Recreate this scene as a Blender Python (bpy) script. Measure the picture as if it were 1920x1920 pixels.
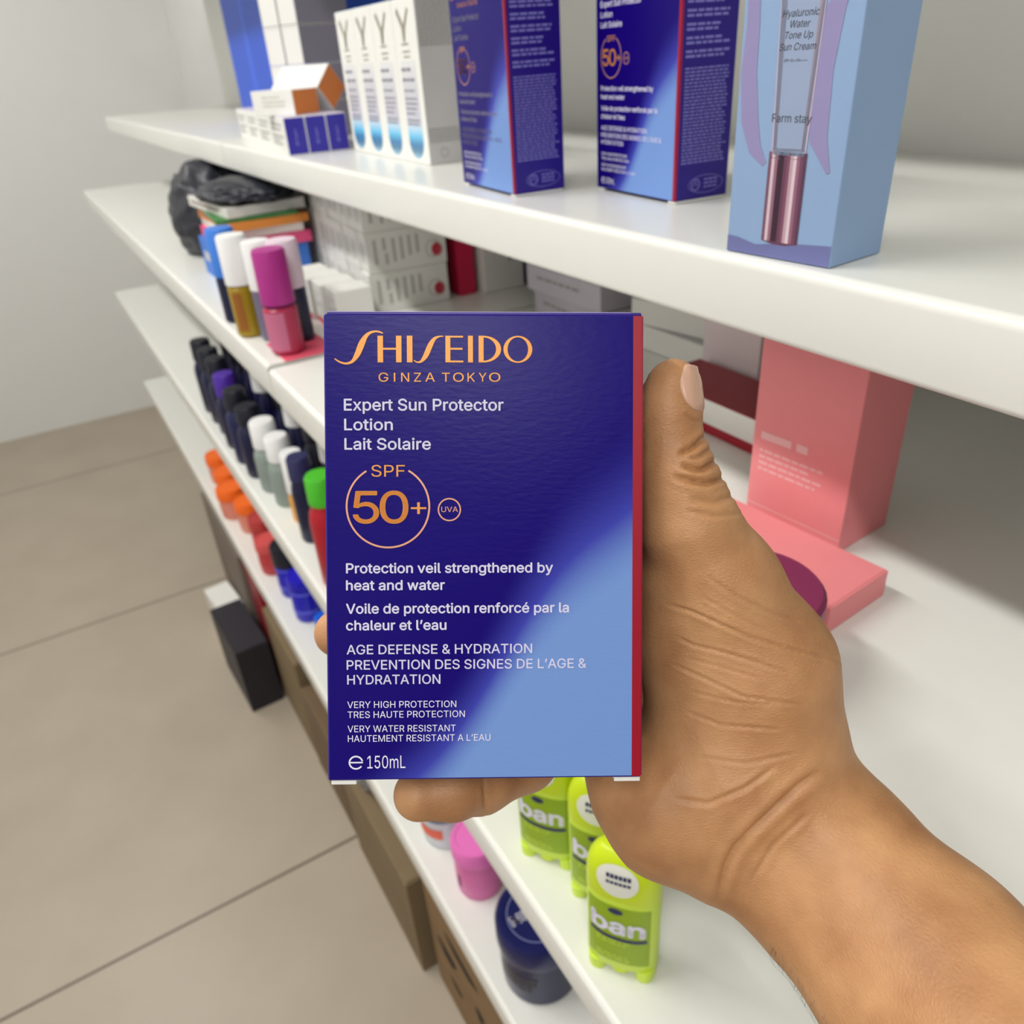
import bpy, bmesh, math, random
import numpy as np
from mathutils import Vector, Matrix, Euler

for _o in list(bpy.data.objects):
    bpy.data.objects.remove(_o)
SC = bpy.context.scene
COL = SC.collection
PI = math.pi
random.seed(7)

# ------------------------------------------------------------------ camera, world, lights, exposure
FPX = 1460.0                                   # focal length in pixels of a 1920 px wide frame
CAMPOS = Vector((0, 0, 1.46))
RC = Matrix(((0.85339555, -0.31108447, 0.41826127),   # image right / image down / view direction -> world
             (-0.51745991, -0.40881907, 0.7517328),
             (-0.06285922, -0.85795887, -0.50985812)))
cam_d = bpy.data.cameras.new('camera'); cam = bpy.data.objects.new('camera', cam_d); COL.objects.link(cam)
_r = RC.col[0]; _d = RC.col[1]; _f = RC.col[2]
cam.matrix_world = Matrix(((_r.x, -_d.x, -_f.x, CAMPOS.x), (_r.y, -_d.y, -_f.y, CAMPOS.y),
                           (_r.z, -_d.z, -_f.z, CAMPOS.z), (0, 0, 0, 1)))
cam_d.sensor_width = 36; cam_d.lens = FPX / 1920 * 36; cam_d.clip_start = 0.01; cam_d.clip_end = 50
cam_d.dof.use_dof = True; cam_d.dof.focus_distance = 0.272; cam_d.dof.aperture_fstop = 13.5
SC.camera = cam

W = bpy.data.worlds.new('world'); SC.world = W; W.use_nodes = True
W.node_tree.nodes['Background'].inputs[0].default_value = (0.93, 0.96, 1.0, 1)
W.node_tree.nodes['Background'].inputs[1].default_value = 0.14

def area(name, loc, rot, sx, sy, power, col=(1, 0.985, 0.95)):
    l = bpy.data.lights.new(name, 'AREA'); l.shape = 'RECTANGLE'; l.size = sx; l.size_y = sy
    l.energy = power; l.color = col
    o = bpy.data.objects.new(name, l); COL.objects.link(o); o.location = loc; o.rotation_euler = rot
    return o
# ceiling tubes of the shop, running along the aisle
area('ceiling_tube_light', (-0.58, 1.15, 2.70), (0, 0, 0), 0.14, 1.3, 19)
area('ceiling_tube_light', (-0.58, 2.9, 2.70), (0, 0, 0), 0.14, 1.3, 12)
area('ceiling_tube_light', (-0.62, -0.9, 2.70), (0, 0, 0), 0.14, 1.3, 17)

SC.view_settings.view_transform = 'Standard'
SC.view_settings.look = 'None'
SC.view_settings.exposure = 0.38
SC.view_settings.gamma = 1.0
SC.view_settings.use_curve_mapping = False
try:
    SC.cycles.use_denoising = True
    SC.cycles.max_bounces = 8
except Exception:
    pass

# ------------------------------------------------------------------ materials
def lin(c):
    c = c / 255.0
    return c / 12.92 if c <= 0.04045 else ((c + 0.055) / 1.055) ** 2.4
def rgb(r, g, b):
    return (lin(r), lin(g), lin(b), 1)
_mc = {}
def mat(name, c, rough=0.5, metal=0.0, noise=0.04, nscale=40, bump=0.0, bscale=300, trans=0.0, coat=0.0, ior=1.45):
    if name in _mc: return _mc[name]
    m = bpy.data.materials.new(name); m.use_nodes = True
    nt = m.node_tree; b = nt.nodes['Principled BSDF']
    b.inputs['Roughness'].default_value = rough; b.inputs['Metallic'].default_value = metal
    b.inputs['IOR'].default_value = ior
    if trans: b.inputs['Transmission Weight'].default_value = trans
    if coat: b.inputs['Coat Weight'].default_value = coat
    tc = nt.nodes.new('ShaderNodeTexCoord')
    n = nt.nodes.new('ShaderNodeTexNoise'); n.inputs['Scale'].default_value = nscale; n.inputs['Detail'].default_value = 4
    nt.links.new(tc.outputs['Object'], n.inputs['Vector'])
    mx = nt.nodes.new('ShaderNodeMix'); mx.data_type = 'RGBA'
    c = tuple(c)
    mx.inputs['A'].default_value = tuple(min(1, v * (1 - noise)) for v in c[:3]) + (1,)
    mx.inputs['B'].default_value = tuple(min(1, v * (1 + noise)) for v in c[:3]) + (1,)
    nt.links.new(n.outputs['Fac'], mx.inputs['Factor'])
    nt.links.new(mx.outputs['Result'], b.inputs['Base Color'])
    if bump:
        n2 = nt.nodes.new('ShaderNodeTexNoise'); n2.inputs['Scale'].default_value = bscale
        nt.links.new(tc.outputs['Object'], n2.inputs['Vector'])
        bp = nt.nodes.new('ShaderNodeBump'); bp.inputs['Strength'].default_value = bump; bp.inputs['Distance'].default_value = 0.001
        nt.links.new(n2.outputs['Fac'], bp.inputs['Height']); nt.links.new(bp.outputs['Normal'], b.inputs['Normal'])
    _mc[name] = m
    return m

white_paint = mat('white_shelf_enamel', rgb(232, 232, 226), 0.28, noise=0.015)
wall_paint = mat('white_wall_paint', rgb(236, 236, 234), 0.8, noise=0.02, nscale=6)
ceil_paint = mat('ceiling_paint', rgb(235, 235, 232), 0.9, noise=0.01)
card_white = mat('white_card', rgb(236, 235, 230), 0.5, noise=0.02)
card_grey_shade = mat('pale_grey_and_shade_card', rgb(196, 194, 194), 0.55, noise=0.03)  # real grey card, and also the shade painted on white cartons' sides
card_side_shade = mat('lavender_shade_card', rgb(150, 146, 165), 0.5, noise=0.03)  # shade on the sides of the white boxes, put into the colour
ink_grey = mat('grey_ink', rgb(150, 148, 146), 0.6)
ink_dark = mat('dark_ink', rgb(60, 58, 66), 0.6)
ink_white = mat('white_ink', rgb(236, 232, 252), 0.5)
ink_lilac = mat('lilac_ink', rgb(128, 122, 200), 0.5)
gold_ink = mat('orange_gold_foil', rgb(228, 150, 60), 0.38, metal=0.1, noise=0.12, nscale=900)
rose_ink = mat('rose_gold_ink', rgb(226, 160, 128), 0.4, metal=0.1)
navy_card = mat('navy_carton_card', rgb(34, 10, 128), 0.36, noise=0.03)
navy_dark = mat('dark_navy_plastic', rgb(18, 20, 58), 0.3, noise=0.1)
red_card = mat('red_card', rgb(158, 10, 36), 0.35)
orange_card = mat('orange_card', rgb(222, 130, 62), 0.5)
purple_card = mat('purple_card', rgb(72, 40, 150), 0.5)
smallnavy = mat('small_navy_card', rgb(52, 44, 158), 0.42)
blue_card = mat('bright_blue_card', rgb(42, 88, 205), 0.45, noise=0.06, nscale=8)
blue_edge = mat('light_blue_edge', rgb(66, 112, 236), 0.45)
teal_card = mat('teal_blue_card', rgb(84, 140, 172), 0.5)

# ------------------------------------------------------------------ object helpers
def link(o, parent=None):
    COL.objects.link(o)
    if parent is not None: o.parent = parent
    return o
def tag(o, label=None, cat=None, group=None, kind=None):
    if label: o['label'] = label
    if cat: o['category'] = cat
    if group: o['group'] = group
    if kind: o['kind'] = kind
    return o
def empty(name, loc=(0, 0, 0), rz=0.0):
    o = bpy.data.objects.new(name, None); o.empty_display_size = 0.02
    o.location = loc; o.rotation_euler = (0, 0, rz)
    return link(o)
def mesh_obj(name, verts, faces, mats, fmat=None, parent=None, smooth=False):
    me = bpy.data.meshes.new(name); me.from_pydata([tuple(v) for v in verts], [], faces)
    for m in (mats if isinstance(mats, (list, tuple)) else [mats]): me.materials.append(m)
    if fmat is not None:
        for p, i in zip(me.polygons, fmat): p.material_index = i
    if smooth:
        for p in me.polygons: p.use_smooth = True
    me.update()
    return link(bpy.data.objects.new(name, me), parent)
def bm_obj(name, bm, mats, parent=None, smooth=False, angle=40):
    me = bpy.data.meshes.new(name); bm.to_mesh(me); bm.free()
    for m in (mats if isinstance(mats, (list, tuple)) else [mats]): me.materials.append(m)
    if smooth:
        for p in me.polygons: p.use_smooth = True
        try: me.set_sharp_from_angle(angle=math.radians(angle))
        except Exception: pass
    return link(bpy.data.objects.new(name, me), parent)
def add_box(bm, lo, hi, mi=0, bevel=0.0, seg=2, M=None):
    v = [bm.verts.new((x, y, z)) for z in (lo[2], hi[2]) for y in (lo[1], hi[1]) for x in (lo[0], hi[0])]
    fs = [bm.faces.new([v[i] for i in q]) for q in ((0, 2, 3, 1), (4, 5, 7, 6), (0, 1, 5, 4), (1, 3, 7, 5), (3, 2, 6, 7), (2, 0, 4, 6))]
    if isinstance(mi, int): mi = [mi] * 6
    # order: bottom, top, front(-y), right(+x), back, left
    for f, i in zip(fs, mi): f.material_index = i
    if bevel:
        es = list({e for f in fs for e in f.edges})
        r = bmesh.ops.bevel(bm, geom=es, offset=bevel, segments=seg, affect='EDGES', profile=0.5)
    if M is not None:
        bmesh.ops.transform(bm, matrix=M, verts=list({vv for vv in bm.verts if vv.is_valid}))
    return bm
def copy_tree(o, loc, rz, label=None, group=None, rot=None):
    c = o.copy(); COL.objects.link(c); c.location = loc; c.rotation_euler = rot if rot else (0, 0, rz)
    if label: c['label'] = label
    if group: c['group'] = group
    for ch in list(o.children):
        d = ch.copy(); COL.objects.link(d); d.parent = c
        for g in list(ch.children):
            e = g.copy(); COL.objects.link(e); e.parent = d
    return c

import os
FONT = None
try:                                             # the sans serif that ships inside Blender; the built-in face if it is missing
    FONT = bpy.data.fonts.load(os.path.join(bpy.utils.system_resource('DATAFILES'), 'fonts', 'Inter.woff2'))
except Exception:
    FONT = None
from mathutils.geometry import delaunay_2d_cdt, interpolate_bezier
def _contours(t):
    cu = bpy.data.curves.new('t', 'FONT'); cu.body = t; cu.size = 1
    if FONT: cu.font = FONT
    o = bpy.data.objects.new('t', cu); COL.objects.link(o)
    c2 = o.to_curve(bpy.context.evaluated_depsgraph_get()); out = []
    for sp in c2.splines:
        P = []; bp = sp.bezier_points; n = len(bp)
        for i in range(n):
            p, q = bp[i], bp[(i + 1) % n]
            if (p.handle_right - p.co).cross(q.co - p.co).length < 1e-7 and (q.handle_left - q.co).cross(q.co - p.co).length < 1e-7: P.append(p.co.copy())
            else: P += interpolate_bezier(p.co, p.handle_right, q.handle_left, q.co, 5)[:-1]
        if len(P) > 2: out.append([(p.x, p.y) for p in P])
    o.to_curve_clear(); bpy.data.objects.remove(o); bpy.data.curves.remove(cu)
    return out
_H = _contours('H'); _HX = min(p[0] for c in _H for p in c); CAPH = max(p[1] for c in _H for p in c)
_gl = {}
def glyph(ch):
    """outline of one letter filled by the winding rule (the outlines overlap themselves), and its advance"""
    if ch in _gl: return _gl[ch]
    if ch == ' ':
        _gl[ch] = ([], [], CAPH * 0.36); return _gl[ch]
    C = _contours(ch); xs = [p[0] for c in C for p in c]
    adv = max(p[0] for c in _contours(ch + 'H') for p in c) - (max(p[0] for c in _H for p in c))
    if ch == 'I':                                    # a plain stroke, as the labels print it
        w = CAPH * 0.135; C = [[(w, 0), (2 * w * 1.0, 0), (2 * w, CAPH), (w, CAPH)]]; adv = 3 * w
    vs, es = [], []
    for c in C:
        k = len(vs); vs += [Vector(p) for p in c]; es += [(k + i, k + (i + 1) % len(c)) for i in range(len(c))]
    r = delaunay_2d_cdt(vs, es, [], 0, 1e-6)
    V = [(p.x, p.y) for p in r[0]]; T = []
    for f in r[2]:
        x = sum(V[i][0] for i in f) / 3; y = sum(V[i][1] for i in f) / 3; wn = 0
        for c in C:
            for i in range(len(c)):
                x0, y0 = c[i - 1]; x1, y1 = c[i]
                if (y0 <= y) != (y1 <= y):
                    t = x0 + (y - y0) / (y1 - y0) * (x1 - x0)
                    if t > x: wn += 1 if y1 > y0 else -1
        if wn: T.append(tuple(f))
    _gl[ch] = (V, T, adv); return _gl[ch]
_txt = {}
def text_geo(t):
    if t in _txt: return _txt[t]
    x = 0.0; vs, fs = [], []
    for ch in t:
        V, T, adv = glyph(ch); k = len(vs)
        vs += [(p[0] + x, p[1]) for p in V]; fs += [tuple(i + k for i in f) for f in T]; x += adv
    _txt[t] = (vs, fs); return _txt[t]

class Print:
    """flat printing: shapes laid out in a panel's own (x right, z up) metres"""
    def __init__(s): s.v = []; s.f = []; s.mi = []
    def poly(s, pts, mi=0):
        b = len(s.v); s.v += [tuple(p) for p in pts]; s.f.append(tuple(range(b, b + len(pts)))); s.mi.append(mi)
    def rect(s, x0, z0, x1, z1, mi=0): s.poly([(x0, z0), (x1, z0), (x1, z1), (x0, z1)], mi)
    def text(s, t, x, z, cap, width=None, bold=0.0, align='L', mi=0, rot=0.0, shear=0.0):
        vs, fs = text_geo(t)
        x0 = min(v[0] for v in vs); x1 = max(v[0] for v in vs); sc = cap / CAPH
        sx = (width / (x1 - x0)) if width else sc
        wd = (x1 - x0) * sx; off = {'L': 0, 'C': -wd / 2, 'R': -wd}[align]
        c, sn = math.cos(rot), math.sin(rot); e = bold * sc
        for (ex, ez) in ([(-e, 0), (e, 0), (0, e), (0, -e)] if e > 0 else [(0, 0)]):
            b = len(s.v)
            for (px, py) in vs:
                ax = (px - x0) * sx + off + shear * py * sc + ex; az = py * sc + ez
                s.v.append((x + ax * c - az * sn, z + ax * sn + az * c))
            for f in fs: s.f.append(tuple(i + b for i in f)); s.mi.append(mi)
    def stroke(s, pts, mi=0):
        """pts: (x, z, width)"""
        n = len(pts); L = []
        for i, (x, z, w) in enumerate(pts):
            a = pts[max(0, i - 1)]; c = pts[min(n - 1, i + 1)]
            dx, dz = c[0] - a[0], c[1] - a[1]; l = math.hypot(dx, dz) or 1
            nx, nz = -dz / l, dx / l
            L.append(((x + nx * w / 2, z + nz * w / 2), (x - nx * w / 2, z - nz * w / 2)))
        for i in range(n - 1): s.poly([L[i][1], L[i + 1][1], L[i + 1][0], L[i][0]], mi)
    def arc(s, cx, cz, rx, rz, w, a0=0, a1=2 * PI, n=64, mi=0):
        s.ringpoly(cx, cz, rx + w / 2, rz + w / 2, rx - w / 2, rz - w / 2, a0, a1, n, mi)
    def ringpoly(s, cx, cz, ox, oz, ix, iz, a0=0, a1=2 * PI, n=64, mi=0):
        P = []
        for i in range(n + 1):
            a = a0 + (a1 - a0) * i / n; c, q = math.cos(a), math.sin(a)
            P.append(((cx + ix * c, cz + iz * q), (cx + ox * c, cz + oz * q)))
        for i in range(n): s.poly([P[i][0], P[i][1], P[i + 1][1], P[i + 1][0]], mi)
    def disc(s, cx, cz, rx, rz, n=40, mi=0):
        s.poly([(cx + rx * math.cos(2 * PI * i / n), cz + rz * math.sin(2 * PI * i / n)) for i in range(n)], mi)
    def words(s, x0, z, x1, h, mi=0, rag=0.0, rnd=random):
        """a line of unreadably small print: word-long dashes"""
        end = x1 - rag * rnd.random() * (x1 - x0); x = x0
        while x < end - h:
            l = min(end - x, h * rnd.uniform(1.6, 5.0)); s.rect(x, z, x + l, z + h, mi); x += l + h * 0.7
    def build(s, name, mats, parent, fn):
        """fn maps (x, z) to a 3D point on the panel"""
        return mesh_obj(name, [fn(*p) for p in s.v], s.f, mats, s.mi, parent)

def front(d, e=0.0002): return lambda x, z: (x, -d / 2 - e, z)
def right(w, e=0.0002): return lambda u, z: (w / 2 + e, u, z)
def topf(h, e=0.0002): return lambda x, y: (x, y, h + e)

def carton(name, label, cat, w, d, h, mats, loc, rz, group=None, bevel=0.0007, flap=True, rot=None):
    """mats: (body, front, right, top) -- a folded carton: panels, a tucked lid flap with its thumb slit"""
    body, fr, rt, tp = mats
    bm = bmesh.new()
    add_box(bm, (-w / 2, -d / 2, 0), (w / 2, d / 2, h), [0, 3, 1, 2, 0, 0], bevel)
    o = bm_obj(name, bm, [body, fr, rt, tp])
    o.location = loc; o.rotation_euler = rot if rot else (0, 0, rz)
    tag(o, label, cat, group)
    if flap:
        bm = bmesh.new()
        add_box(bm, (-w / 2 + 0.0015, -d / 2 + 0.0012, h - 0.0004), (w / 2 - 0.0015, d / 2 - 0.002, h + 0.0005), 0, 0.0003, 1)
        bm_obj('lid_flap', bm, [tp], o)
    return o

def lathe(bm, prof, seg=40, mi=0, cx=0, cy=0):
    """prof: list of (r, z); closed on the axis where r == 0"""
    rings = []
    for r, z in prof:
        if r < 1e-6: rings.append([bm.verts.new((cx, cy, z))])
        else: rings.append([bm.verts.new((cx + r * math.cos(2 * PI * i / seg), cy + r * math.sin(2 * PI * i / seg), z)) for i in range(seg)])
    for a, b in zip(rings, rings[1:]):
        for i in range(seg):
            j = (i + 1) % seg
            if len(a) == 1 and len(b) == 1: continue
            if len(a) == 1: f = bm.faces.new((a[0], b[j], b[i])) if False else bm.faces.new((a[0], b[i], b[j]))
            elif len(b) == 1: f = bm.faces.new((a[i], a[j], b[0]))
            else: f = bm.faces.new((a[i], a[j], b[j], b[i]))
            f.material_index = mi
    bmesh.ops.recalc_face_normals(bm, faces=bm.faces)
    return bm
def lathe_part(name, prof, m, parent, seg=40):
    bm = bmesh.new(); lathe(bm, prof, seg)
    return bm_obj(name, bm, m, parent, True, 35)
def cyl_wrap(r, ang0=-PI / 2, e=0.0004):
    """print (x, z) wrapped round a cylinder whose front is local -Y"""
    return lambda x, z: ((r + e) * math.cos(ang0 + x / r), (r + e) * math.sin(ang0 + x / r), z)
def label_band(name, r, x0, x1, z0, z1, m, parent, e=0.0003):
    n = 24; vs = []; fs = []
    for i in range(n + 1):
        a = -PI / 2 + (x0 + (x1 - x0) * i / n) / r
        vs += [((r + e) * math.cos(a), (r + e) * math.sin(a), z0), ((r + e) * math.cos(a), (r + e) * math.sin(a), z1)]
    for i in range(n): fs.append((2 * i, 2 * i + 2, 2 * i + 3, 2 * i + 1))
    return mesh_obj(name, vs, fs, m, None, parent, True)

# heights of the shelf tops, front edges
ZA, ZB, ZC, ZD = 1.352, 1.134, 0.794, 0.450
XA, XF, XBACK = 0.336, 0.200, 0.74
FACE = -PI / 2                                   # turned so that local -Y looks into the aisle (world -X)

# ------------------------------------------------------------------ the room
def tile_floor():
    m = bpy.data.materials.new('floor_tile'); m.use_nodes = True; nt = m.node_tree; b = nt.nodes['Principled BSDF']
    tc = nt.nodes.new('ShaderNodeTexCoord'); sep = nt.nodes.new('ShaderNodeSeparateXYZ'); nt.links.new(tc.outputs['Object'], sep.inputs[0])
    def joint(out, off):
        a = nt.nodes.new('ShaderNodeMath'); a.operation = 'ADD'; a.inputs[1].default_value = off; nt.links.new(out, a.inputs[0])
        p = nt.nodes.new('ShaderNodeMath'); p.operation = 'PINGPONG'; p.inputs[1].default_value = 0.6; nt.links.new(a.outputs[0], p.inputs[0])
        l = nt.nodes.new('ShaderNodeMath'); l.operation = 'LESS_THAN'; l.inputs[1].default_value = 0.0035; nt.links.new(p.outputs[0], l.inputs[0])
        return l.outputs[0]
    jx = joint(sep.outputs[0], 9.6 + 0.55); jy = joint(sep.outputs[1], 9.6 - 1.17)
    mx = nt.nodes.new('ShaderNodeMath'); mx.operation = 'MAXIMUM'; nt.links.new(jx, mx.inputs[0]); nt.links.new(jy, mx.inputs[1])
    n = nt.nodes.new('ShaderNodeTexNoise'); n.inputs['Scale'].default_value = 5; n.inputs['Detail'].default_value = 6
    nt.links.new(tc.outputs['Object'], n.inputs['Vector'])
    c1 = nt.nodes.new('ShaderNodeMix'); c1.data_type = 'RGBA'
    c1.inputs['A'].default_value = rgb(166, 153, 136); c1.inputs['B'].default_value = rgb(184, 172, 155)
    nt.links.new(n.outputs['Fac'], c1.inputs['Factor'])
    c2 = nt.nodes.new('ShaderNodeMix'); c2.data_type = 'RGBA'; c2.inputs['B'].default_value = rgb(100, 88, 74)
    nt.links.new(c1.outputs['Result'], c2.inputs['A']); nt.links.new(mx.outputs[0], c2.inputs['Factor'])
    nt.links.new(c2.outputs['Result'], b.inputs['Base Color']); b.inputs['Roughness'].default_value = 0.38
    return m
def struct(name, lo, hi, m):
    bm = bmesh.new(); add_box(bm, lo, hi); return tag(bm_obj(name, bm, [m]), kind='structure')
struct('floor', (-1.30, -2.0, -0.1), (0.80, 4.2, 0), tile_floor())
struct('wall_left', (-1.38, -2.0, 0), (-1.30, 4.2, 2.8), wall_paint)
struct('wall_right', (0.80, -2.0, 0), (0.88, 4.2, 2.8), wall_paint)
struct('wall_far', (-1.38, 4.2, 0), (0.88, 4.28, 2.8), wall_paint)
struct('ceiling', (-1.38, -2.0, 2.8), (0.88, 4.28, 2.9), ceil_paint)

# ------------------------------------------------------------------ the shelf rack
rack = empty('shelf_rack', (0.5, 1.0, 0))
tag(rack, 'long white metal shelf rack with rolled front edges filled with goods', 'shelf rack')
def shelf(x0, y0, y1, ztop, lip, name='shelf'):
    """pressed sheet shelf: a flat deck with a rounded nose folded down in front and a return below"""
    pts = [(XBACK, ztop), (x0 + 0.006, ztop)]
    for i in range(7):
        a = PI / 2 + PI / 2 * i / 6; pts.append((x0 + 0.006 + 0.006 * math.cos(a), ztop - 0.006 + 0.006 * math.sin(a)))
    for i in range(5):
        a = PI + PI / 2 * i / 4; pts.append((x0 + 0.004 + 0.004 * math.cos(a), ztop - lip + 0.004 + 0.004 * math.sin(a)))
    pts += [(x0 + 0.03, ztop - lip), (x0 + 0.03, ztop - lip + 0.003), (x0 + 0.008, ztop - lip + 0.003), (x0 + 0.008, ztop - 0.02), (XBACK, ztop - 0.02)]
    n = len(pts); vs = []; fs = []
    for y in (y0, y1): vs += [(x - 0.5, y - 1.0, z) for x, z in pts]
    for i in range(n):
        j = (i + 1) % n; fs.append((i, j, n + j, n + i))
    fs += [tuple(range(n - 1, -1, -1)), tuple(range(n, 2 * n))]
    o = mesh_obj(name, vs, fs, white_paint, None, rack, True)
    bm = bmesh.new(); bm.from_mesh(o.data); bmesh.ops.recalc_face_normals(bm, faces=bm.faces); bm.to_mesh(o.data); bm.free()
    o.data.set_sharp_from_angle(angle=math.radians(40))
    return o
Y0, Y1 = -0.55, 3.2
shelf(XA, Y0, 1.552, 1.76, 0.042); shelf(XA, 1.556, Y1, 1.76, 0.042)  # unseen upper shelf, added to shade the deck and goods below
shelf(XA, Y0, 1.552, ZA, 0.042); shelf(XA, 1.556, Y1, ZA, 0.042)
shelf(XF + 0.003, Y0, 0.966, ZB, 0.042); shelf(XF + 0.003, 0.970, Y1, ZB + 0.004, 0.046)
shelf(XF, Y0, Y1, ZC, 0.042)
shelf(XF, Y0, Y1, ZD, 0.042)
bm = bmesh.new(); add_box(bm, (XBACK - 0.5, Y0 - 1, 0.0), (XBACK + 0.02 - 0.5, Y1 - 1, 2.1)); bm_obj('back_panel', bm, [white_paint], rack)
for y in (Y0 + 0.02, 0.968, Y1 - 0.02):
    bm = bmesh.new(); add_box(bm, (XBACK + 0.021 - 0.5, y - 0.02 - 1, 0.0), (XBACK + 0.055 - 0.5, y + 0.02 - 1, 2.1), 0, 0.002); bm_obj('upright', bm, [white_paint], rack)
# the two little rivets at the joint in the second shelf
bm = bmesh.new(); lathe(bm, [(0, -0.002), (0.004, -0.002), (0.004, 0.0005), (0.0025, 0.002), (0, 0.002)], 16)
rv = bm_obj('joint_rivet', bm, [mat('dark_red_rivet', rgb(90, 40, 34), 0.5)], rack, True); rv.location = (XF + 0.006 - 0.5, 0.968 - 1, ZB - 0.006)
rv.rotation_euler = (0, -PI / 2, 0)

# ------------------------------------------------------------------ the blue sunscreen carton (held, and its two twins)
BW, BH, BD = 0.110, 0.162, 0.048
def sun_face():
    m = bpy.data.materials.new('blue_to_sky_printed_card'); m.use_nodes = True; nt = m.node_tree; b = nt.nodes['Principled BSDF']
    N = nt.nodes.new; L = nt.links.new
    tc = N('ShaderNodeTexCoord'); sep = N('ShaderNodeSeparateXYZ'); L(tc.outputs['Object'], sep.inputs[0])
    def mth(op, a, bb):
        n = N('ShaderNodeMath'); n.operation = op
        for i, q in ((0, a), (1, bb)):
            if isinstance(q, (int, float)): n.inputs[i].default_value = q
            else: L(q, n.inputs[i])
        return n.outputs[0]
    x = mth('DIVIDE', sep.outputs[0], BW / 2); z = mth('DIVIDE', sep.outputs[2], BH)      # x -1..1, z 0..1
    # printed glow: the sky blue rises towards the lower right corner behind a soft, slightly bowed edge
    line = mth('ADD', mth('MULTIPLY', x, 0.42), 0.205)
    bow = mth('MULTIPLY', mth('SINE', mth('MULTIPLY', mth('SUBTRACT', x, 0.10), 4.6), 0.0), 0.035)
    t = mth('SUBTRACT', mth('ADD', line, bow), z)
    soft = mth('ADD', mth('MULTIPLY', z, 0.10), 0.10)
    mr = N('ShaderNodeMapRange'); mr.interpolation_type = 'SMOOTHSTEP'
    L(mth('DIVIDE', t, soft), mr.inputs['Value'])
    mr.inputs['From Min'].default_value = -1.15; mr.inputs['From Max'].default_value = 1.0
    cr = N('ShaderNodeValToRGB'); cr.color_ramp.interpolation = 'LINEAR'
    e = cr.color_ramp.elements; e[0].position = 0.0; e[0].color = rgb(20, 0, 112); e[1].position = 1.0; e[1].color = rgb(118, 152, 214)
    q = e.new(0.5); q.color = rgb(62, 66, 172)
    L(mr.outputs[0], cr.inputs[0]); L(cr.outputs[0], b.inputs['Base Color'])
    b.inputs['Roughness'].default_value = 0.30; b.inputs['Specular IOR Level'].default_value = 0.14
    n = N('ShaderNodeTexNoise'); n.inputs['Scale'].default_value = 700
    mp = N('ShaderNodeMapping'); mp.inputs['Scale'].default_value = (0.35, 1, 1); L(tc.outputs['Object'], mp.inputs[0]); L(mp.outputs[0], n.inputs['Vector'])
    bp = N('ShaderNodeBump'); bp.inputs['Strength'].default_value = 0.12; bp.inputs['Distance'].default_value = 0.0004
    L(n.outputs['Fac'], bp.inputs['Height']); L(bp.outputs['Normal'], b.inputs['Normal'])
    return m
sun_face_m = sun_face()
def bx(px, py):
    """artwork pixels of the carton's front -> its own metres"""
    v = (py - 589.0) / 872.0
    xl = 606.0 + 9.0 * v; xr = 1205.8 - 3.6 * v
    u = (px - xl) / (xr - xl)
    yt = 588.0 + 2.4 * u; yb = 1464.0 - 7.2 * u
    return (u - 0.5) * BW, BH * (yb - py) / (yb - yt)
PXM = BW / 595.0
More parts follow.
